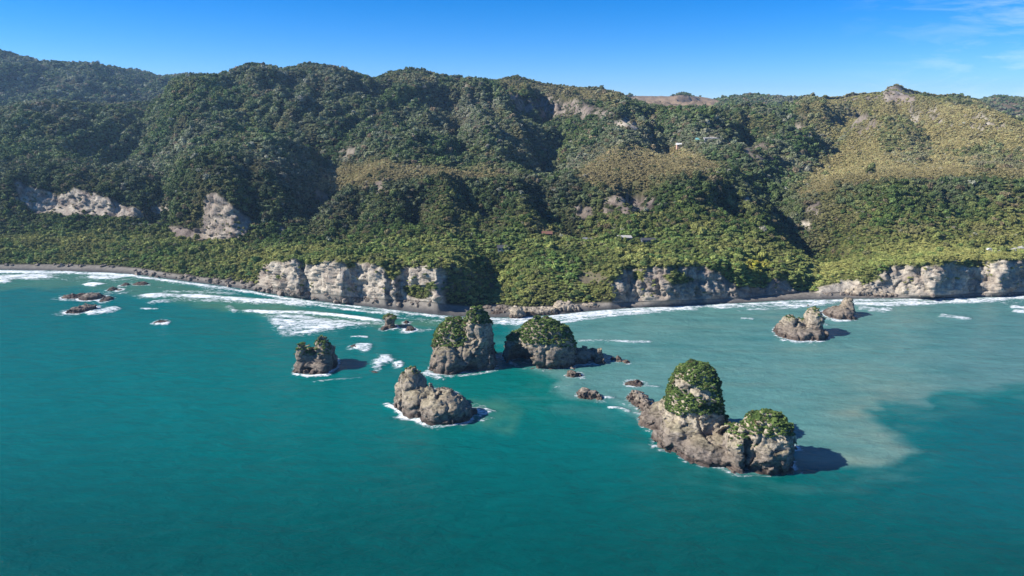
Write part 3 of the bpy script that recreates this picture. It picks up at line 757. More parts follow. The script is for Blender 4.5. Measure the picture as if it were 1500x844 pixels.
# ------------------------------------------------------------------ sea stacks and rocks (signed distance fields)
def surface_nets(f, org, h):
    nx, ny, nz = f.shape
    s = f < 0
    c = [(0,0,0),(1,0,0),(0,1,0),(1,1,0),(0,0,1),(1,0,1),(0,1,1),(1,1,1)]
    sl = lambda a, o: a[o[0]:nx-1+o[0], o[1]:ny-1+o[1], o[2]:nz-1+o[2]]
    cnt = sum(sl(s, o).astype(int) for o in c)
    I = np.argwhere((cnt > 0) & (cnt < 8))
    idx = np.full((nx-1, ny-1, nz-1), -1); idx[tuple(I.T)] = np.arange(len(I))
    acc = np.zeros((len(I), 3)); num = np.zeros(len(I))
    vals = [f[I[:,0]+o[0], I[:,1]+o[1], I[:,2]+o[2]] for o in c]
    for a in range(8):
        for b in range(a + 1, 8):
            if sum(abs(p - q) for p, q in zip(c[a], c[b])) != 1: continue
            va, vb = vals[a], vals[b]; m = (va < 0) != (vb < 0)
            t = np.where(m, va / np.where(m, va - vb, 1), 0)
            p = np.array(c[a])[None] + t[:, None] * (np.array(c[b]) - np.array(c[a]))[None]
            acc += np.where(m[:, None], p, 0); num += m
    V = org + h * (I + acc / num[:, None])
    Q = []
    for ax in range(3):
        o1, o2 = [(1, 2), (2, 0), (0, 1)][ax]
        d = [0, 0, 0]; d[ax] = 1
        a = s[:nx-d[0], :ny-d[1], :nz-d[2]]; b = s[d[0]:, d[1]:, d[2]:]
        E = np.argwhere(a != b)
        ok = (E[:, o1] > 0) & (E[:, o2] > 0) & (E[:, o1] < f.shape[o1]-1) & (E[:, o2] < f.shape[o2]-1)
        E = E[ok]
        def g(p, q):
            e = E.copy(); e[:, o1] += p; e[:, o2] += q
            return idx[e[:, 0], e[:, 1], e[:, 2]]
        q = np.stack([g(-1, -1), g(0, -1), g(0, 0), g(-1, 0)], 1)
        fl = ~a[E[:, 0], E[:, 1], E[:, 2]]
        q[fl] = q[fl][:, ::-1]
        Q.append(q)
    Q = np.concatenate(Q)
    return V, Q[(Q >= 0).all(1)]
def lobe(px, hw, py_front, ry, py_top, prof=((0, 1.12), (.4, .98), (.75, .78), (.93, .5), (1, .22)), p=2.4, rot=0.0, lean=(0, 0)):
    x0, yf = gnd(px, py_front)
    Yc = yf + ry
    mid = (py_front + py_top) / 2
    t = Yc / (CT - (mid - CY) / F * ST)
    rx = hw / F * t
    return dict(c=(Yc * azi(px, mid), Yc), rx=rx, ry=ry, z1=H + Yc * slo(py_top), prof=np.array(prof, float), p=p, rot=rot, lean=lean)
def sd_lobe(l, X, Y, Z):
    z0 = -4.0
    h = np.clip((Z - 0.0) / max(l['z1'], .1), -.5, 1.0)
    s = np.interp(h, l['prof'][:, 0], l['prof'][:, 1])
    x = X - l['c'][0] - l['lean'][0] * h; y = Y - l['c'][1] - l['lean'][1] * h
    ca, sa = math.cos(l['rot']), math.sin(l['rot'])
    x, y = x * ca + y * sa, -x * sa + y * ca
    q = (np.abs(x / l['rx']) ** l['p'] + np.abs(y / l['ry']) ** l['p']) ** (1 / l['p'])
    d = (q - s) * min(l['rx'], l['ry'])
    return np.maximum(d, (Z - l['z1']) * .9)
def smin(a, b, k):
    h = np.clip(.5 + .5 * (b - a) / k, 0, 1)
    return b + (a - b) * h - k * h * (1 - h)
FOOT = []            # lobes, for the foam round the rocks
def build_rock(lobes, vox, seed, rough=1.0, holes=(), k=1.6, strata=.35, dip=(.25, .1)):
    lo = np.array([min(l['c'][0] - max(l['rx'], l['ry']) * 1.6 for l in lobes), min(l['c'][1] - max(l['ry'], l['rx']) * 1.6 for l in lobes), -2.5]) - 2 * vox
    hi = np.array([max(l['c'][0] + max(l['rx'], l['ry']) * 1.6 for l in lobes), max(l['c'][1] + max(l['ry'], l['rx']) * 1.6 for l in lobes), max(l['z1'] for l in lobes) + 2.0]) + 2 * vox
    n = np.ceil((hi - lo) / vox).astype(int) + 1
    X, Y, Z = np.meshgrid(*[lo[i] + vox * np.arange(n[i]) for i in range(3)], indexing='ij')
    f = None
    for l in lobes:
        d = sd_lobe(l, X, Y, Z)
        f = d if f is None else smin(f, d, k)
        FOOT.append(l)
    for (c, r) in holes:
        q = np.sqrt(((X - c[0]) / r[0]) ** 2 + ((Y - c[1]) / r[1]) ** 2 + ((Z - c[2]) / r[2]) ** 2)
        f = np.maximum(f, (1 - q) * min(r))
    band = np.abs(f) < 4.5 * rough + 1.2
    xb, yb, zb_ = X[band], Y[band], Z[band]
    sz = min(9.0, max(2.0, max(l['z1'] for l in lobes)))
    dn = 1.35 * rough * fbm(xb / sz, yb / sz, zb_ / (sz * 1.5), 3, seed=seed) \
        + 0.75 * rough * ridged(xb / (sz * .45), yb / (sz * .45), zb_ / (sz * .9), 3, seed=seed + 3) \
        + 0.45 * rough * fbm(xb / (sz * .16), yb / (sz * .16), zb_ / (sz * .16), 3, seed=seed + 5)
    bed = (zb_ + dip[0] * xb + dip[1] * yb + .5 * fbm(xb / 6, yb / 6, zb_ / 6, 2, seed=seed + 9))
    dn += strata * rough * perlin(bed * .9, 0.3 * seed, 7.7) + .4 * strata * rough * perlin(bed * 2.3, .1 * seed, 1.7)
    wx_ = xb + 1.5 * fbm(xb / 5, yb / 5, zb_ / 5, 2, seed=seed + 11); wy_ = yb + 1.5 * fbm(xb / 5, yb / 5, zb_ / 5, 2, seed=seed + 12)
    cr1 = np.exp(-(perlin(wx_ / (sz * .9), wy_ / (sz * .9), zb_ / (sz * 3.2) + seed) / .07) ** 2)
    cr2 = np.exp(-(perlin(wx_ / (sz * .42), wy_ / (sz * .42), zb_ / (sz * .6) + seed + 5) / .08) ** 2)
    dn -= 1.5 * rough * cr1 + .6 * rough * cr2
    fs = np.clip(sz * .42, 1.2, 3.4)
    bx = wx_ + .35 * zb_; by = wy_; bz = (zb_ - .35 * xb) * 1.5
    dn = dn * .85 + .26 * rough * facets(bx, by, bz, fs * 1.4, seed) + .13 * rough * facets(bx + 7, by, bz, fs * .5, seed + 1)
    stp = bed / 2.4; stp = stp - np.floor(stp)
    dn += .7 * strata * rough * (stp ** 3 - .25)
    dn -= .45 * min(rough, .9) * np.exp(-((zb_ - 0.7) / .6) ** 2)        # notch cut by the waves
    f[band] = f[band] - dn
    V, Q = surface_nets(f, lo, vox)
    return V, Q
def quad_normals(V, Q):
    n = np.cross(V[Q[:, 2]] - V[Q[:, 0]], V[Q[:, 3]] - V[Q[:, 1]])
    a = np.linalg.norm(n, axis=1); return n / (a[:, None] + 1e-9), a / 2
def vert_normals(V, Q):
    n, a = quad_normals(V, Q)
    vn = np.zeros_like(V)
    for k in range(4): np.add.at(vn, Q[:, k], n * a[:, None])
    return vn / (np.linalg.norm(vn, axis=1)[:, None] + 1e-9)
def rock_colours(V, Q, seed, pale, pale_z=(6, 14), lichen=.3):
    vn = vert_normals(V, Q)
    x, y, z = V.T
    n1 = fbm(x / 7, y / 7, z / 5, 4, seed=seed); n2 = fbm(x / 2.2, y / 2.2, z / 2.2, 3, seed=seed + 4)
    lo = C(.20, .165, .135) + 0 * V; hi = C(.47, .40, .30) + 0 * V
    t = sstep(pale_z[0], pale_z[1], z + 3.5 * n1) * pale
    c = lo + (hi - lo) * np.clip(t + .18 * n2, 0, 1)[:, None]
    c = c + (C(.15, .12, .10) - c) * (sstep(.15, .5, n1) * .5)[:, None]
    up = sstep(.35, .8, vn[:, 2] + .25 * n2) * sstep(3, 8, z) * lichen
    c = c + (C(.20, .185, .06) - c) * up[:, None]
    wetb = 1 - sstep(1.2, 3.0, z + .9 * n2)
    c = c + (C(.085, .062, .052) - c) * (wetb * .85)[:, None]
    return c
SH = [crown_arrays(60 + k, 90, flat=.7, leaf=.15, nl=1) for k in range(6)]
def shrubs(V, Q, test, density, seed, rmin=.6, rmax=1.35):
    r = np.random.default_rng(seed)
    n, a = quad_normals(V, Q)
    c = V[Q].mean(1)
    w_ = a * density * np.clip(test(c, n), 0, 1)
    m = r.random(len(w_)) < w_
    P, Nn = c[m], n[m]
    Vs, Fs, Cs, Ls, nb = [], [], [], [], 0
    for p, nn_ in zip(P, Nn):
        v, f, lv = SH[r.integers(5)]
        s = r.uniform(rmin, rmax); a_ = r.random() * 6.283
        R = np.array([[math.cos(a_), -math.sin(a_), 0], [math.sin(a_), math.cos(a_), 0], [0, 0, 1]])
        vv = (v @ R.T) * s * [1, 1, .9] + p + nn_ * s * .25
        g = r.random(); col = dark * (1 - g) * 1.3 + green * g if r.random() < .5 else (.6 * dark + green) * (.75 + .5 * g) + .42 * olive * g
        if r.random() < .06: col = C(.12, .10, .045)
        Vs.append(vv); Fs.append(f + nb); nb += len(v)
        Cs.append(np.repeat(col[None], len(v), 0)); Ls.append(lv)
    if not Vs: return None
    return np.concatenate(Vs), np.concatenate(Fs), np.concatenate(Cs), np.concatenate(Ls)
def stack(name, label, cat, lobes, vox, seed, rough=1.0, holes=(), pale=.5, pale_z=(6, 14), lichen=.3, veg=None, dens=.95, group=None, k=1.6, strata=.35, vr=(.4, 1.1)):
    V, Q = build_rock(lobes, vox, seed, rough, holes, k, strata)
    c0 = np.array([V[:, 0].mean(), V[:, 1].mean(), 0])
    me = make_mesh(name, V - c0, Q, [M_ROCK], {'col': rock_colours(V, Q, seed, pale, pale_z, lichen)})
    o = obj(name, me, loc=c0); tag(o, label, cat, group)
    if veg is not None:
        s = shrubs(V, Q, veg, dens, seed + 50, *vr)
        if s is not None:
            sm_ = make_mesh('shrub_cover', s[0] - c0, s[1], [M_LEAF_A], {'col': s[2], 'leaf': s[3]}, smooth=False)
            so = obj('shrub_cover', sm_, o); so['kind'] = 'stuff'
    return o
def ppx(c): return proj(c[:, 0], c[:, 1], c[:, 2])

# the big front stack
def veg_front(c, n):
    x, y = ppx(c); z = c[:, 2]
    nz = .5 + fbm(c[:, 0] / 4, c[:, 1] / 4, z / 4, 3, seed=5)
    tower = (x < 1062) * sstep(611, 602, y + 4 * (nz - .5)) * (z > 11)
    gap = (x > 988) * (x < 1042) * np.exp(-(((y - (562 + (x - 995) * .45)) / 8) ** 2)) * (n[:, 1] < .2)
    tower = tower * (1 - 1.3 * gap) * (n[:, 2] > -.6)
    low = (x > 1062) * sstep(628, 616, y - (x > 1100) * 14 + 8 * (nz - .5)) * sstep(.1, .5, n[:, 2] + .3 * (x > 1115))
    low = np.maximum(low, (x > 1062) * (x < 1110) * sstep(.55, .85, n[:, 2]) * .5 * (z > 9))
    return np.maximum(tower, low)
stack('sea_stack', 'largest sea stack, tall tower with a bush-covered cap joined to a lower hump', 'sea stack',
      [lobe(1017, 32, 654, 9, 533, ((0, 1.5), (.25, 1.32), (.42, 1.16), (.56, 1.05), (.7, 1.0), (.83, .88), (.93, .66), (1, .34))),
       lobe(978, 34, 634, 9, 590, ((0, 1.2), (.6, .85), (1, .35))),
       lobe(1008, 44, 664, 8, 612), lobe(1040, 38, 683, 8, 640),
       lobe(1076, 20, 692, 8, 628, ((0, 1.15), (.6, .95), (.9, .6), (1, .3))),
       lobe(1122, 34, 695, 9, 606, ((0, 1.08), (.5, 1.0), (.75, .86), (.92, .58), (1, .25)))],
      .42, 3, .92, holes=[(pt(1092, 668, 212), (1.1, 3.0, 9.0))], pale=.95, pale_z=(5, 12), lichen=.3, veg=veg_front, dens=2.5, k=1.3, vr=(.35, .9))
# twin stack behind it, left of the gap
def top_veg(lim, lo=.25, hi=.6, seed=1.0):
    def f(c, n):
        x, y = ppx(c)
        return sstep(lo, hi, n[:, 2] + .35 * fbm(c[:, 0] / 4, c[:, 1] / 4, c[:, 2] / 4, 3, seed=seed)) * lim(x, y, c[:, 2])
    return f
stack('sea_stack', 'tall blade-shaped sea stack with bushes on its left shoulder, left of the domed stack', 'sea stack',
      [lobe(699, 19, 541, 9, 452, ((0, 1.2), (.4, 1.06), (.7, .86), (.9, .56), (1, .28)), p=3.6, rot=-.35),
       lobe(665, 28, 541, 11, 470, ((0, 1.1), (.5, .98), (.8, .75), (1, .3))),
       lobe(654, 22, 549, 6, 508), lobe(711, 13, 543, 5, 514), lobe(678, 18, 546, 5, 508)],
      .46, 8, .72, holes=[(np.array([*gnd(690, 546), 1.0]), (3.4, 4.5, 4.8))], pale=.55, pale_z=(6, 14), k=1.2,
      veg=top_veg(lambda x, y, z: ((x < 684) * (y < 508) + (x >= 684) * (y < 474)) * (z > 8.0), -.1, .3), dens=1.5)
stack('sea_stack', 'dome-shaped sea stack with a bushy top and a dark cave in its left side', 'sea stack',
      [lobe(797, 46, 541, 12, 469, ((0, 1.02), (.35, .99), (.6, .86), (.8, .64), (.93, .42), (1, .25))),
       lobe(757, 17, 531, 8, 488), lobe(852, 18, 533, 4.5, 511), lobe(877, 8, 533, 3.5, 513, p=3), lobe(866, 12, 530, 3, 514)],
      .46, 13, .78, holes=[(np.array([gnd(763, 534)[0], gnd(763, 534)[1], 1.0]), (7.4, 8.5, 10.5)), (np.array([*gnd(866, 535), 0]), (1.7, 9, 3.6))],
      pale=.5, pale_z=(5, 12), k=1.2, veg=top_veg(lambda x, y, z: (y < 505 + (x - 790) * .12) * (z > 6.5) * (x < 846), .05, .4), dens=1.5)
stack('sea_stack', 'bare humped sea stack with an upright head at its left end, ringed by white foam', 'sea stack',
      [lobe(604, 20, 602, 7, 540, ((0, 1.25), (.45, 1.02), (.75, .78), (.93, .5), (1, .25))),
       lobe(618, 32, 613, 8, 569, ((0, 1.1), (.6, .9), (.9, .55), (1, .3))),
       lobe(650, 34, 623, 8, 577, ((0, 1.08), (.6, .95), (.9, .6), (1, .3))), lobe(672, 18, 618, 6, 588)],
      .42, 21, .9, pale=.45, pale_z=(2, 8), k=1.6, lichen=.25, veg=top_veg(lambda x, y, z: (y < 551) * 1.0, .3, .6), dens=.6, vr=(.4, .7))
stack('sea_stack', 'dark jagged sea stack standing alone in the teal water on the left', 'sea stack',
      [lobe(474, 15, 544, 7, 495, ((0, 1.2), (.4, 1.02), (.7, .75), (.9, .45), (1, .2))), lobe(455, 18, 546, 7, 511), lobe(441, 5, 545, 2, 507, ((0, 1.6), (.6, 1.1), (1, .7))),
       lobe(468, 13, 549, 4, 530), lobe(446, 11, 548, 4, 532)],
      .45, 31, .85, pale=.35, pale_z=(4, 11), k=1.0, veg=top_veg(lambda x, y, z: (y < 520) * (z > 5) * (x < 484), .1, .45), dens=1.3, vr=(.35, .8))
stack('sea_stack', 'flat-topped sea stack with two grassy knobs in the grey-green water on the right', 'sea stack',
      [lobe(1173, 33, 500, 12, 477, ((0, 1.08), (.6, .98), (.9, .8), (1, .5))), lobe(1190, 12, 493, 6, 452, ((0, 1.3), (.5, 1), (.8, .9), (1, .5))), lobe(1155, 12, 493, 7, 463), lobe(1172, 9, 490, 4, 466)],
      .5, 37, .85, pale=.55, pale_z=(3, 8), k=1.2, veg=top_veg(lambda x, y, z: (y < 474) * 1.0, .4, .7), dens=.35, vr=(.4, .8))
stack('sea_stack', 'small pointed sea stack close to the beach under the right-hand cliffs', 'sea stack',
      [lobe(1230, 19, 469, 9, 450, ((0, 1.1), (.5, .95), (.85, .6), (1, .3))), lobe(1241, 6.5, 464, 4, 437, ((0, 1.6), (.5, 1.2), (.8, .9), (1, .4)))],
      .5, 41, .8, pale=.5, pale_z=(3, 9), k=1.2)
stack('sea_stack', 'small mushroom-shaped sea stack with a leafy cap beside the wide surf', 'sea stack',
      [lobe(571, 8.5, 482, 3.5, 462, ((0, 1.15), (.25, .72), (.5, .8), (.75, 1.05), (.93, .8), (1, .4))), lobe(562, 5, 484, 2, 478)],
      .4, 43, .55, pale=.3, k=.6, veg=top_veg(lambda x, y, z: (y < 472) * 1.0, -.2, .2), dens=.9, vr=(.6, 1.0))
tick('stacks')
# low rocks
LOW = [
 ('leaning pale slab of rock off the left end of the largest stack', [lobe(930, 8, 588, 4, 575, p=3, rot=-.5), lobe(938, 9, 596, 4, 581, p=3, rot=-.5), lobe(946, 8, 604, 4, 590, p=3, rot=-.5)], .5, .55),
 ('low brown rock just behind the bare humped stack', [lobe(648, 17, 584, 4, 570), lobe(632, 4, 578, 2, 566)], .4, .5),
 ('low foam-washed rock at the right end of the bare humped stack', [lobe(690, 9, 611, 3, 600)], .1, .4),
 ('rock with a white foam skirt in front of the domed stack', [lobe(838, 8, 553, 2.5, 543), lobe(846, 5, 552, 2, 547)], .3, .45),
 ('cluster of jagged rocks in the murky water between the domed stack and the largest stack', [lobe(857, 9, 584, 3, 569), lobe(870, 8, 585, 2.5, 572), lobe(878, 6, 587, 2, 578)], .35, .5),
 ('low dark rock trailing a white wake left of the bushy tower', [lobe(932, 11, 566, 3, 558), lobe(922, 6, 565, 2, 560)], .15, .4),
 ('small rock off the tip of the ledge right of the domed stack', [lobe(905, 6, 530, 2, 523), lobe(898, 4, 528, 1.5, 524)], .2, .4),
 ('tiny outer rock beyond the ledge of the domed stack', [lobe(917, 4, 532, 1.5, 527)], .2, .35),
 ('tiny rock between the two long shadows of the largest stack', [lobe(1164, 3, 659, 1, 655)], .1, .3),
 ('small brown rock right of the mushroom-shaped stack', [lobe(601, 6.5, 486, 3, 479), lobe(595, 4, 474.5, 1.5, 471)], .3, .4),
 ('flat dark reef at the left end of the left-hand reef group', [lobe(106, 14, 438, 4, 432, p=2), lobe(120, 9, 436, 4, 430)], .1, .5),
 ('broad dark reef in the middle of the left-hand reef group', [lobe(134, 15, 440, 6, 430)], .1, .5),
 ('small dark reef at the right end of the left-hand reef group', [lobe(156, 8, 442, 4, 436), lobe(160, 5, 441, 3, 435)], .1, .5),
 ('long tilted dark reef with a foam wake, nearest of the left-hand reefs', [lobe(114, 13, 459, 4, 450, rot=.3), lobe(127, 12, 456, 4, 447, rot=.3)], .1, .5),
 ('low reef awash in a small foam patch, alone in the teal water', [lobe(236, 9, 475, 3, 470)], .1, .35),
 ('small dark rock nearest the left-hand reef group, off the left beach', [lobe(165, 6, 426, 3, 421), lobe(175, 3, 426, 2, 423)], .1, .4),
 ('small reddish rock in the green shallows off the left beach', [lobe(184, 5, 419, 3, 415)], .3, .4),
 ('long dark rock near the boulder point at the left beach end', [lobe(207, 10, 418, 3, 413)], .15, .4),
 ('submerged dark rock under a heap of white surf beside the jagged stack', [lobe(553, 10, 546, 4, 541), lobe(582, 5, 538, 2.5, 534)], .05, .4),
 ('low rock awash in a flat foam patch between the jagged stack and the mushroom rock', [lobe(520, 8, 511, 3, 506), lobe(535, 6, 513, 3, 509)], .05, .4),
]
for i, (lab, lb, pale, rg) in enumerate(LOW):
    stack('sea_rock', lab, 'rock', lb, .36 if lb[0]['c'][1] < 420 else .5, 60 + i * 3, rg * 1.75, pale=pale, pale_z=(.5, 4), lichen=0, k=.35, strata=.9)
# tan rock ledges at the back of the middle beach
LEDGE = [
 ('upright pale block of rock on the dark sand in front of the middle beach ledges', [lobe(757, 10, 468, 4, 450, ((0, 1.15), (.6, 1), (.85, .85), (1, .5)), p=3.2), lobe(764, 5, 467, 3, 453)], .7),
 ('long flat tan rock ledge below the green slope, left part', [lobe(790, 26, 463, 5, 452, ((0, 1.1), (.7, 1), (1, .8)), p=3)], .7),
 ('tilted tan rock ledge below the green slope, middle part', [lobe(826, 17, 459, 6, 443, ((0, 1.1), (.7, .95), (1, .6)), p=2.6, rot=.2), lobe(841, 10, 458, 5, 446)], .7),
 ('shadowed tan rock ledge below the green slope, right part', [lobe(862, 15, 454, 5, 443, ((0, 1.1), (.7, 1), (1, .7)), p=3)], .6),
 ('lumpy tan outcrop at the left foot of the shaded brown cliffs', [lobe(903, 17, 447, 7, 427, ((0, 1.1), (.6, .95), (1, .45))), lobe(918, 8, 446, 5, 432)], .6),
 ('low dark flat boulder on the sand left of the upright pale block', [lobe(727, 9, 462, 3, 456), lobe(735, 5, 461, 2.5, 455)], .3),
 ('row of low tan rocks at the top of the middle beach', [lobe(712, 12, 456, 4, 448), lobe(735, 12, 456, 4, 448)], .6),
 ('long low pale rock ramp at the foot of the right-hand cliffs', [lobe(1262, 22, 436, 5, 421, ((0, 1.1), (.6, .9), (1, .35))), lobe(1290, 22, 437, 4, 428)], .75),
]
for i, (lab, lb, pale) in enumerate(LEDGE):
    stack('rock_ledge' if 'ledge' in lab else 'rock', lab, 'rock', lb, .5, 160 + 3 * i, .7, pale=pale, pale_z=(-2, 4), lichen=.0, k=.8, strata=.6)

tick('lowrocks')
# ------------------------------------------------------------------ boulders along the shore
def boulder_mesh(seed):
    V, T = ICO3[0].copy(), ICO3[1]
    r = np.random.default_rng(seed)
    for _ in range(9):                       # flat broken faces
        n_ = r.normal(size=3); n_ /= np.linalg.norm(n_); d = V @ n_; c = r.uniform(.55, .85)
        V = V - np.maximum(d - c, 0)[:, None] * n_
    V = V * (1 + .14 * fbm(V[:, 0] * 2, V[:, 1] * 2, V[:, 2] * 2, 4, seed=seed))[:, None]
    V[:, 2] *= .75
    return make_mesh('boulder', V, T, [M_BOULDER], smooth=False)
BM = [boulder_mesh(300 + k) for k in range(7)]
def terrain_z(px, py, t0=1.0, t1=3.0):
    j = int(np.argmin(np.abs(A - azi(px, py))))
    i = np.where((GT[:, j] >= t0) & (GT[:, j] <= t1))[0]
    k = i[int(np.argmin(np.abs(TPY[i, j] - py)))]
    return GX[k, j], GY[k, j], GZ[k, j]
def boulders(n, line, spread, size, label, group, seed):
    r = np.random.default_rng(seed)
    L_ = np.array(line, float)
    for _ in range(n):
        px = r.uniform(L_[0, 0], L_[-1, 0])
        py = np.interp(px, L_[:, 0], L_[:, 1]) + r.normal() * spread
        x, y, z = terrain_z(px, py)
        s = size * min(2.4, r.lognormal(0, .45))
        o = obj('boulder', BM[r.integers(7)], loc=(x, y, max(z, -.2) + .15 * s))
        o.scale = (s * r.uniform(.8, 1.4), s, s * r.uniform(.7, 1.1)); o.rotation_euler = (r.uniform(-.3, .3), r.uniform(-.3, .3), r.random() * 6.28)
        tag(o, label, 'boulder', group)
boulders(22, [(5, 388), (100, 389), (190, 393)], 1.2, 1.3, 'boulder at the top of the sandy left beach under the green slope', 'boulders along the back of the left beach', 1)
boulders(70, [(195, 399), (240, 404), (300, 411), (375, 420)], 3.2, 1.25, 'grey boulder in the jumble along the rocky point left of the white cliffs', 'boulders of the rocky point', 2)
boulders(75, [(375, 423), (440, 432), (500, 438), (560, 442), (640, 446)], 2.2, 1.3, 'fallen boulder at the foot of the white cliffs', 'boulders at the foot of the white cliffs', 3)
boulders(22, [(690, 451), (745, 455), (790, 455)], 1.6, 1.0, 'tan boulder at the top of the middle beach below the green slope', 'boulders behind the middle beach', 4)
boulders(30, [(1200, 431), (1300, 435), (1400, 435), (1500, 431)], 1.6, 1.0, 'boulder at the foot of the right-hand cliffs', 'boulders under the right-hand cliffs', 5)

tick('boulders')
# ------------------------------------------------------------------ water
TURBID = [(742, 472), (738, 500), (752, 535), (800, 552), (792, 574), (830, 585), (880, 592), (918, 610), (950, 640), (1000, 672), (1060, 694), (1150, 693), (1230, 687),
          (1270, 692), (1302, 692), (1332, 682), (1347, 662), (1322, 640), (1292, 618), (1270, 601), (1310, 592), (1352, 592), (1372, 583), (1430, 577), (1520, 566), (1700, 555), (2600, 540),
          (2600, 380), (1500, 400), (740, 440)]
PLUME = [(690, 585), (755, 588), (768, 602), (752, 640), (722, 632), (676, 628), (660, 600)]
GREEN = [(-900, 385), (200, 395), (330, 430), (560, 470), (740, 470), (700, 486), (560, 482), (420, 470), (250, 444), (150, 428), (-900, 424)]
wpx = np.concatenate([np.array([-4000, -2500, -1500]), np.linspace(-900, -60, 100), np.arange(-56, 1558, 2.0), np.linspace(1560, 2400, 100), np.array([3000, 4000, 5500])])
wpy = np.concatenate([np.linspace(330, 378, 12), np.arange(380, 700, 1.0), np.arange(700, 860, 1.6), np.linspace(862, 1300, 40)])
PX, PY = np.meshgrid(wpx, wpy)
WX, WY = gnd(PX, PY)
# rows behind the camera so the sheet is whole
back = []
for yb in (60., 0., -150., -600., -3000.):
    back.append((WX[-1] * (1 + abs(yb - WY[-1, 0]) / 400), np.full(len(wpx), yb)))
WXf = np.concatenate([WX] + [b[0][None] for b in back]); WYf = np.concatenate([WY] + [b[1][None] for b in back])
PXf, PYf = np.concatenate([PX] + [PX[-1:]] * 5), np.concatenate([PY] + [PY[-1:]] * 5)
nw1 = fbm(WXf / 22, WYf / 22, 0, 5, seed=70); nw2 = fbm(WXf / 70, WYf / 70, 0, 4, seed=71); nw3 = fbm(WXf / 7, WYf / 7, 0, 3, seed=72)
sx, sy = PXf + 34 * nw2 + 26 * nw1 + 5 * nw3, PYf + 10 * nw2 + 9 * nw1 + 3 * nw3
tb = polysd(sx, sy, TURBID, 1.6)
wisp = fbm(WXf / 26 + .4 * WYf / 26, WYf / 9, 0, 5, seed=78)
tb = tb + 9 * wisp
tur = sstep(-6, 16 + 26 * np.clip(nw2 + .3, 0, 1), tb)
halo = .22 * sstep(-60, 0, tb + 30 * wisp + 20 * nw1) * sstep(-.25, .35, wisp + nw1)
tur = np.maximum(tur * np.clip(.93 + .4 * wisp, .7, 1), halo * (PXf > 700))
core = np.exp(-(np.maximum(tb, 0) / 60) ** 2) * tur * sstep(1050, 1250, PXf)          # silt is thickest along the plume's edge
pl = sstep(-9, 16, polysd(PXf + 16 * nw2 + 16 * nw1 + 6 * nw3, PYf + 7 * nw2 + 7 * nw1 + 3 * nw3, PLUME, 1.5)) * .6 * np.clip(.75 + .8 * nw1 + .8 * nw3, .3, 1)
gr = sstep(-8, 14, polysd(sx, sy, GREEN, 2.0))
deepc = C(.0, .064, .060) + 0 * WXf[..., None]
midc = C(.0, .128, .121) + 0 * deepc
turc = C(.094, .226, .205) + 0 * deepc
silt = C(.165, .235, .185) + 0 * deepc
grc = C(.05, .165, .112) + 0 * deepc
wc = lerp3(midc, deepc, np.clip(sstep(560, 830, PYf) * .95 + .12 * nw2, 0, 1))
wc = lerp3(wc, C(.0, .092, .104) + 0 * wc, .8 * sstep(1150, 1500, PXf) * sstep(560, 620, PYf) * (1 - sstep(700, 840, PYf)))
wc = lerp3(wc, C(.0, .140, .115) + 0 * wc, .7 * np.exp(-(((PXf - 780) / 150) ** 2 + ((PYf - 575) / 55) ** 2)))
wc = lerp3(wc, grc, gr * .9)
wc = lerp3(wc, grc * 1.1, pl)
streak = fbm(WXf / 60, WYf / 14, 0, 4, seed=73)
turv = lerp3(turc, silt, np.clip(core * .75 + .35 * sstep(.1, .5, streak) * sstep(900, 1100, PXf), 0, 1) * (1 - .75 * sstep(1320, 1420, PXf)))
turv = lerp3(turv, C(.045, .165, .16) + 0 * turv, np.clip(.55 * sstep(.0, .5, -streak), 0, 1))
turv = lerp3(turv, C(.075, .19, .19) + 0 * turv, .6 * sstep(1250, 1480, PXf))
wc = lerp3(wc, turv, tur)
# foam
foam = np.zeros_like(WXf)
def crop(pts, mx, my):
    P = np.array(pts, float)
    c0, c1 = np.searchsorted(wpx, [P[:, 0].min() - mx, P[:, 0].max() + mx]); r0, r1 = np.searchsorted(wpy, [P[:, 1].min() - my, P[:, 1].max() + my])
    return (slice(max(r0 - 1, 0), r1 + 1), slice(max(c0 - 1, 0), c1 + 1))
def band(pts, hw, k=1.0, ys=3.0, fade=1.0):
    global foam
    s_ = crop(pts, hw * 1.3 + 8, hw * 1.3 / ys + 3)
    d, al = segdist(PXf[s_] + 5 * nw1[s_], PYf[s_] + 1.2 * nw1[s_], pts, ys)
    e = sstep(0, .12, al) * (1 - sstep(.88, 1, al)) if fade else 1.0
    foam[s_] = np.maximum(foam[s_], k * e * (1 - sstep(hw * .25, hw * 1.25, d)))
def blob(poly, k=1.0, soft=4, ys=2.5):
    global foam
    s_ = crop(poly, soft + 8, soft + 4)
    foam[s_] = np.maximum(foam[s_], k * sstep(-soft, soft * 1.6, polysd(PXf[s_] + 4 * nw1[s_], PYf[s_] + 1.5 * nw1[s_], poly, ys)))
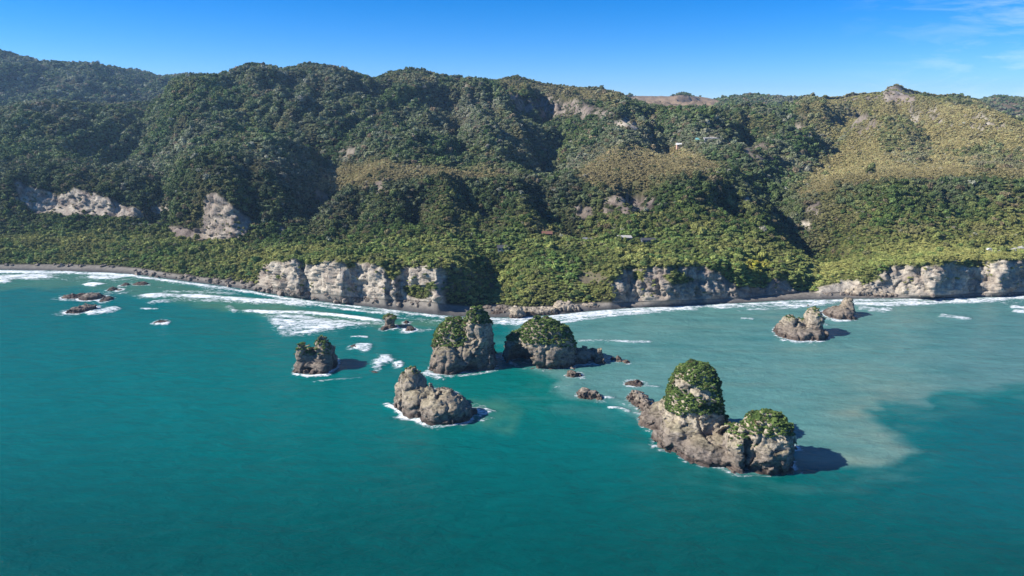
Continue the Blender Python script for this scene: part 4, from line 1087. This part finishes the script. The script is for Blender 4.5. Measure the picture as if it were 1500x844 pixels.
# swash along the whole shore
shy = np.interp(PXf, cols, np.interp(cols, cols, py_s))
d_sh = PYf - shy
foam = np.maximum(foam, .95 * np.exp(-((d_sh - 1.5) / (2.0 + 1.8 * np.clip(nw2 + .4, 0, 1.2))) ** 2))
foam = np.maximum(foam, .55 * np.exp(-(np.maximum(d_sh, 0) / 13) ** 2) * (d_sh > -2) * sstep(-.3, .3, nw2 + .5 * nw1))
for pts, hw, k in [
    ([(-300, 398), (0, 399), (80, 400), (160, 402), (210, 404)], 5, .95), ([(-300, 408), (0, 407), (60, 405), (110, 406)], 10, .9), ([(-200, 416), (0, 413), (30, 411)], 7, 1.0),
    ([(125, 407), (160, 407), (205, 404)], 6, 1.0),
    ([(184, 437), (230, 433), (290, 435), (350, 439), (420, 444), (470, 449)], 8, .95), ([(205, 445), (260, 439), (330, 441), (400, 446)], 6, .6),
    ([(230, 427), (300, 428), (360, 432)], 5, .5), ([(340, 456), (400, 458), (440, 458), (500, 463), (550, 470), (575, 473)], 6, 1.0),
    ([(390, 441), (440, 445), (480, 450), (540, 458), (600, 463)], 5, .8), ([(200, 452), (235, 453)], 3, .7),
    ([(560, 465), (620, 469), (660, 471)], 4, .5), ([(700, 473), (760, 474), (800, 470), (850, 464), (900, 459), (960, 455), (1040, 451)], 7, .95), ([(800, 476), (850, 468), (910, 462), (980, 457)], 4, .75),
    ([(1030, 451), (1120, 449), (1180, 447), (1240, 444)], 6, .8), ([(1090, 455), (1150, 452), (1200, 449)], 4, .6), ([(1230, 446), (1300, 446), (1370, 444), (1430, 441), (1500, 438)], 8, .85),
    ([(1255, 452), (1290, 455), (1310, 452)], 8, .75), ([(1083, 467), (1106, 468)], 3, .7), ([(1372, 461), (1400, 465), (1424, 469)], 6, .72), ([(1475, 449), (1500, 452), (1560, 455)], 6, .9), ([(1480, 456), (1520, 458)], 5, .8),
    ([(840, 500), (880, 499), (930, 501), (960, 500)], 4, .6), ([(330, 447), (350, 460)], 5, .5),
    ([(148, 441), (170, 436)], 6, .7), ([(122, 461), (150, 457), (178, 450)], 8, .9), ([(92, 440), (118, 441)], 3, .6), ([(224, 474), (250, 474)], 6, 1.0), ([(160, 434), (200, 426)], 4, .4),
    ([(886, 598), (905, 598), (925, 604)], 4, .9), ([(940, 566), (970, 568)], 4, .7), ([(876, 582), (902, 584)], 6, .7), ([(945, 610), (962, 616)], 6, .45),
    ([(690, 613), (706, 606), (722, 600)], 8, .8), ([(700, 618), (720, 610)], 7, .5), ([(655, 602), (665, 600)], 5, .4),
    ([(425, 548), (450, 552), (490, 549)], 4, .9), ([(450, 560), (490, 556), (545, 553)], 3, .5), ([(512, 493.5), (540, 494)], 3, .8), ([(560, 590), (580, 600), (592, 610)], 5, .9),
    ([(585, 605), (620, 617), (650, 626), (680, 620)], 4, .95), ([(618, 545), (632, 552), (660, 556)], 9, .6), ([(945, 625), (975, 650), (990, 656)], 6, .6), ([(885, 575), (930, 600)], 3, .3),
    ([(800, 575), (815, 567), (850, 563)], 3, .45), ([(565, 482), (610, 487), (640, 482)], 6, .45), ([(1140, 498), (1170, 502), (1210, 499)], 4, .8), ([(1208, 467), (1230, 471), (1250, 470)], 4, .8), ([(1200, 474), (1216, 478)], 4, .6),
    ([(635, 548), (660, 553), (700, 548), (735, 542)], 4, .7), ([(780, 540), (800, 545)], 3, .6), ([(1150, 690), (1180, 694)], 3, .35),
    ]: band(pts, hw * 1.6, k * 1.05)
blob([(380, 462), (420, 459), (470, 464), (520, 470), (575, 474), (520, 482), (470, 490), (410, 496), (400, 485), (395, 472)], .85, 9)
blob([(541, 530), (552, 519), (572, 518), (578, 526), (566, 534), (556, 542), (543, 541)], .95, 7)
blob([(575, 530), (588, 527), (592, 535), (580, 538)], .75, 3)
blob([(510, 508), (522, 502), (545, 503), (549, 510), (535, 514), (515, 513)], .9, 5)
blob([(120, 417), (135, 414), (156, 416), (140, 421), (125, 420)], 1.25, 2)
lift = foam.copy()
# foam ring where rocks meet the water
for l in FOOT:
    m = (np.abs(WXf - l['c'][0]) < l['rx'] + l['ry'] + 8) & (np.abs(WYf - l['c'][1]) < l['rx'] + l['ry'] + 8)
    x, y = WXf[m], WYf[m]
    d = sd_lobe(l, x, y, np.full(len(x), .2))
    rim = np.exp(-((d - .3) / (1.2 + 1.4 * np.clip(nw1[m] + .3, 0, 1))) ** 2) * (.55 + .6 * np.clip(nw2[m] + nw1[m] + .2, -.3, .8))
    foam[m] = np.maximum(foam[m], np.clip(rim * 1.1, 0, 1.0))
    side = np.exp(-(np.maximum(d, 0) / 5.0) ** 2) * sstep(.05, .45, nw2[m] + .8 * nw1[m]) * .62        # lacy wash trailing off
    foam[m] = np.maximum(foam[m], side)
WZ = gauss(gauss(lift, 1.2, 0), 1.5, 1) * .75
swell = np.exp(-((d_sh - 8) / 6) ** 2)
Wm, wnt, wb = new_mat('sea_water')
p = position(wnt)
wcol = attr(wnt, 'wcol'); fo = attr(wnt, 'foam', out='Fac')
f1 = noise_node(wnt, scaled(wnt, p, (.55, 1.0, 1)), .55, 9, .75, .8)
f2 = noise_node(wnt, scaled(wnt, p, (.5, 1.0, 1)), .12, 6, .65, .4)
ff = math_node(wnt, 'ADD', math_node(wnt, 'MULTIPLY', f1, .75), math_node(wnt, 'MULTIPLY', f2, .35))
fm = math_node(wnt, 'ADD', math_node(wnt, 'MULTIPLY', fo, 1.35), math_node(wnt, 'MULTIPLY', math_node(wnt, 'SUBTRACT', ff, .55), 6.0))
fm = math_node(wnt, 'SUBTRACT', fm, math_node(wnt, 'MULTIPLY', math_node(wnt, 'SUBTRACT', 1.0, math_node(wnt, 'MULTIPLY', fo, 6.0, True)), 5.0))
fmask = ramp(wnt, math_node(wnt, 'SUBTRACT', fm, .56), [(0.0, 0.0), (.30, .30), (.75, .97)])
wcv = mix(wnt, 1.0, wcol, ramp(wnt, noise_node(wnt, scaled(wnt, p, (.35, 1, 1)), .22, 7, .7, .3), [(.3, .86), (.7, 1.14)]), 'MULTIPLY')
wnt.links.new(mix(wnt, fmask, wcv, (.80, .83, .84)), wb.inputs['Base Color'])
wnt.links.new(ramp(wnt, fmask, [(0, .16), (1, .8)]), wb.inputs['Roughness'])
wb.inputs['IOR'].default_value = 1.33; wb.inputs['Specular IOR Level'].default_value = .24
h1 = noise_node(wnt, scaled(wnt, p, (.6, 1.0, 1)), .22, 8, .66, .5)
h0 = noise_node(wnt, scaled(wnt, p, (.5, 1.0, 1)), .05, 4, .55, .6)
h2 = noise_node(wnt, scaled(wnt, p, (.5, 1.2, 1)), 1.6, 4, .6, .2)
hw_ = math_node(wnt, 'ADD', math_node(wnt, 'MULTIPLY', h1, 1.0), math_node(wnt, 'MULTIPLY', h2, .22))
hw_ = math_node(wnt, 'ADD', hw_, math_node(wnt, 'MULTIPLY', fmask, .3))
hw_ = math_node(wnt, 'ADD', hw_, math_node(wnt, 'MULTIPLY', h0, 2.5))
bump(wnt, wb, hw_, .7, 1.1)
wme = make_mesh('sea', np.stack([WXf, WYf, WZ], -1).reshape(-1, 3), grid_faces(*WXf.shape)[:, ::-1].copy(), [Wm], {'wcol': wc.reshape(-1, 3), 'foam': foam.ravel()})
sea = obj('sea', wme); tag(sea, kind='structure')

tick('water')
# ------------------------------------------------------------------ houses, road, car
M_WHITE = plain('white_paint', (.72, .71, .68), .6, 3, .12)
M_GREYROOF = plain('grey_roof', (.22, .23, .25), .5, 2, .2)
M_DARKROOF = plain('dark_roof', (.07, .07, .075), .5, 2, .2)
M_REDROOF = plain('brown_roof', (.20, .10, .07), .6, 2, .2)
M_PINK = plain('pink_render', (.55, .36, .28), .8, 2, .15)
M_TEAL = plain('teal_roof', (.18, .42, .42), .5, 2, .15)
M_GLASS = plain('window_glass', (.03, .04, .05), .1, 2, .1, .5)
M_CONC = plain('concrete', (.42, .40, .37), .9, 1.2, .25)
def box(x0, x1, y0, y1, z0, z1):
    V = np.array([(x, y, z) for z in (z0, z1) for y in (y0, y1) for x in (x0, x1)], float)
    Fc = np.array([(0, 2, 3, 1), (4, 5, 7, 6), (0, 1, 5, 4), (2, 6, 7, 3), (0, 4, 6, 2), (1, 3, 7, 5)])
    return V, Fc
def house(px, py, w_, d_, h_, wall, roof, label, kind='gable', rh=1.6, nwin=3, rotz=0.0, t1=6.5):
    x, y, z = terrain_z(px, py, 2.6, t1)
    e = empty('house', (x, y, z)); e.rotation_euler.z = rotz; tag(e, label, 'house')
    V, Fc = box(-w_/2, w_/2, -d_/2, d_/2, -2.5, h_)
    obj('wall', make_mesh('wall', V, Fc, [wall], smooth=False), e)
    o_ = .5; a, b = w_/2 + o_, d_/2 + o_
    if kind == 'gable':
        V = np.array([(-a,-b,h_+.01),(a,-b,h_+.01),(a,b,h_+.01),(-a,b,h_+.01),(-a,0,h_+rh),(a,0,h_+rh)]); Fl = [(0,1,5,4),(2,3,4,5),(0,4,3),(1,2,5),(0,3,2,1)]
    elif kind == 'hip':
        V = np.array([(-a,-b,h_+.01),(a,-b,h_+.01),(a,b,h_+.01),(-a,b,h_+.01),(-a*.45,0,h_+rh),(a*.45,0,h_+rh)]); Fl = [(0,1,5,4),(2,3,4,5),(0,4,3),(1,2,5),(0,3,2,1)]
    else:
        V, Fq = box(-a, a, -b, b, h_ + .01, h_ + .35); V[4:, 2] += np.array([0, 0, .5, .5]); Fl = [tuple(q) for q in Fq]
    obj('roof', make_mesh('roof', V, Fl, [roof], smooth=False), e)
    for k in range(nwin):
        c = -w_/2 + w_ * (k + .5) / nwin
        V, Fc = box(c - w_/nwin*.3, c + w_/nwin*.3, -d_/2 - .06, -d_/2 + .02, h_*.35, h_*.85)
        obj('window', make_mesh('window', V, Fc, [M_GLASS], smooth=False), e)
    V, Fc = box(w_/2 - 1.3, w_/2 - .4, -d_/2 - .09, -d_/2 + .02, 0, 2.0)
    obj('door', make_mesh('door', V, Fc, [M_DARKROOF], smooth=False), e)
    return (x, y, z, max(w_, d_))
HS = [house(861, 357, 11, 7, 3.0, M_WHITE, M_GREYROOF, 'white house with a grey hipped roof on the terrace, largest of the coast houses', 'hip', 2.0),
      house(915, 353, 9, 6, 2.8, M_CONC, M_CONC, 'pale flat-roofed house on the terrace right of the grey hipped house', 'flat'),
      house(950, 355, 9, 5, 2.2, M_GREYROOF, M_DARKROOF, 'long low grey house, last of the coast houses towards the shaded cliffs', 'gable', 1.2),
      house(738, 367, 8, 5, 2.1, M_CONC, M_DARKROOF, 'pale-walled house with a dark roof among the trees above the middle beach', 'gable', 1.8),
      house(802, 346, 7, 5, 2.2, M_REDROOF, M_REDROOF, 'reddish brown house half hidden in the bush behind the other houses', 'gable', 1.6),
      house(995, 216, 8, 5, 2.6, M_PINK, M_WHITE, 'pink-walled house with a white roof on the hillside clearing below the skyline', 'gable', 1.8, t1=8.9),
      house(1026, 208, 8, 5, 2.4, M_CONC, M_TEAL, 'pale house with a teal roof on the hillside clearing', 'gable', 1.8, t1=8.9),
      house(1042, 206, 15, 5, 2.6, M_CONC, M_CONC, 'long pale building on the hillside clearing below the skyline', 'flat', t1=8.9, nwin=6)]
def patch_road(pts, wid, label, name):
    P = [terrain_z(px, py, 2.6, 4.5) for px, py in pts]
    P = np.array(P); P[:, 2] = gauss(P[:, 2], 1.0)
    d = np.gradient(P, axis=0); n_ = np.stack([-d[:, 1], d[:, 0]], 1); n_ /= np.linalg.norm(n_, axis=1)[:, None]
    m = len(P)
    a_, b_ = P.copy(), P.copy(); a_[:, :2] += n_ * wid / 2; b_[:, :2] -= n_ * wid / 2
    Vt = np.concatenate([a_ + [0, 0, .9], b_ + [0, 0, .9], a_ - [0, 0, 3], b_ - [0, 0, 3]])
    Fl = []
    for i in range(m - 1):
        Fl += [(i, m+i, m+i+1, i+1), (i, i+1, 2*m+i+1, 2*m+i), (m+i, 3*m+i, 3*m+i+1, m+i+1)]
    o = obj(name, make_mesh(name, Vt, Fl, [M_CONC], smooth=True)); tag(o, label, 'road', kind='structure')
    return P
RP = patch_road([(1446, 369), (1462, 369), (1478, 369), (1490, 366), (1505, 362), (1530, 359)], 4.5, 'pale strip of coast road above the right-hand cliffs', 'road')
# small white car at the near end of the road
cx_, cy_, cz_ = RP[0]; cz_ += .9
car = empty('parked_car', (cx_ + 1.5, cy_, cz_)); tag(car, 'small white car on the end of the pale road strip above the right-hand cliffs', 'car')
prof = [(-2.1, .35), (2.1, .35), (2.15, .8), (1.2, .95), (.7, 1.5), (-1.3, 1.5), (-1.9, .95), (-2.15, .85)]
Vc = np.array([(x, y, z) for y in (-.85, .85) for x, z in prof]); m = len(prof)
Fl = [tuple(range(m)), tuple(range(2*m-1, m-1, -1))] + [(i, i+m, (i+1) % m + m, (i+1) % m) for i in range(m)]
obj('body', make_mesh('body', Vc, Fl, [M_WHITE], smooth=False), car)
V, Fc = box(-1.2, .8, -.87, .87, 1.0, 1.38); obj('window', make_mesh('window', V, Fc, [M_GLASS], smooth=False), car)
ang = np.linspace(0, 2*math.pi, 14, endpoint=False)
for wx_ in (-1.3, 1.3):
    for wy_ in (-.8, .8):
        Vw = np.array([(wx_ + .34*math.cos(a), wy_ + s, .34 + .34*math.sin(a)) for s in (-.1, .1) for a in ang])
        Fl = [tuple(range(14)), tuple(range(27, 13, -1))] + [(i, i+14, (i+1) % 14 + 14, (i+1) % 14) for i in range(14)]
        obj('wheel', make_mesh('wheel', Vw, Fl, [M_DARKROOF], smooth=False), car)

tick('houses')
# ------------------------------------------------------------------ light, sky, air
SUN_EL, AZ = math.radians(36), math.atan2(1.0, .12)     # light travels towards +X, a little away from the camera
sd_ = bpy.data.lights.new('sun', 'SUN'); sd_.energy = 5.0; sd_.angle = math.radians(.5); sd_.color = (1.0, .95, .87)
sun = obj('sun', sd_)
dirx, diry, dirz = math.cos(SUN_EL) * 1.0 / math.hypot(1, .12), math.cos(SUN_EL) * .12 / math.hypot(1, .12), -math.sin(SUN_EL)
from mathutils import Vector
sun.rotation_euler = Vector((dirx, diry, dirz)).to_track_quat('-Z', 'Y').to_euler()
wld = bpy.data.worlds.new('World'); scene.world = wld; wld.use_nodes = True
nt = wld.node_tree; nt.nodes.clear()
out = nt.nodes.new('ShaderNodeOutputWorld'); bg = nt.nodes.new('ShaderNodeBackground'); nt.links.new(bg.outputs[0], out.inputs[0])
sky = nt.nodes.new('ShaderNodeTexSky'); sky.sky_type = 'NISHITA'; sky.sun_disc = False
sky.sun_elevation = SUN_EL
sky.sun_rotation = math.atan2(-dirx, -diry) % (2 * math.pi)
sky.altitude = 5000; sky.air_density = 1.15; sky.dust_density = 0.0; sky.ozone_density = 4.0
hs = nt.nodes.new('ShaderNodeHueSaturation'); hs.inputs['Saturation'].default_value = 1.33
skc = mix(nt, 1.0, sky.outputs[0], (.88, .92, 1.04), 'MULTIPLY')
nt.links.new(skc, hs.inputs['Color'])
# thin cirrus low in the sky on the right
tc = nt.nodes.new('ShaderNodeTexCoord'); g = tc.outputs['Generated']
cn = noise_node(nt, scaled(nt, g, (2.4, 2.4, 11)), 2.2, 8, .66, 1.2)
sep = nt.nodes.new('ShaderNodeSeparateXYZ'); nt.links.new(g, sep.inputs[0])
mask = math_node(nt, 'MULTIPLY', ramp(nt, cn, [(.47, 0.0), (.78, .42)]), ramp(nt, sep.outputs[0], [(.40, 0.0), (.60, 1.0)]))
csky = mix(nt, mask, hs.outputs[0], (9.0, 9.4, 10.0))
nt.links.new(csky, bg.inputs['Color']); bg.inputs['Strength'].default_value = .10

hz = bpy.data.materials.new('haze'); hz.use_nodes = True
nt = hz.node_tree; nt.nodes.clear()
out = nt.nodes.new('ShaderNodeOutputMaterial'); pv = nt.nodes.new('ShaderNodeVolumePrincipled')
pv.inputs['Color'].default_value = (.42, .68, 1.0, 1); pv.inputs['Density'].default_value = .000075; pv.inputs['Anisotropy'].default_value = .2
nt.links.new(pv.outputs[0], out.inputs['Volume'])
if True:
    zmax = float(GZ.max()) + 40
    V, Fc = box(-12000, 12000, -3200, 6500, -60, zmax)
    hzo = obj('haze', make_mesh('haze', V, Fc, [hz], smooth=False)); tag(hzo, kind='stuff')

vs = scene.view_settings
scene.display_settings.display_device = 'sRGB'
vs.view_transform = 'Standard'; vs.look = 'None'; vs.exposure = 0.70; vs.gamma = 1.0; vs.use_curve_mapping = False
cy = scene.cycles
cy.use_denoising = True
try:
    cy.denoiser = 'OPENIMAGEDENOISE'; cy.denoising_input_passes = 'RGB_ALBEDO_NORMAL'; cy.denoising_prefilter = 'ACCURATE'
except Exception: pass
cy.max_bounces = 6; cy.diffuse_bounces = 3; cy.glossy_bounces = 2; cy.transmission_bounces = 2; cy.volume_bounces = 0
cy.use_adaptive_sampling = True; cy.adaptive_threshold = .005
cy.sample_clamp_indirect = 4
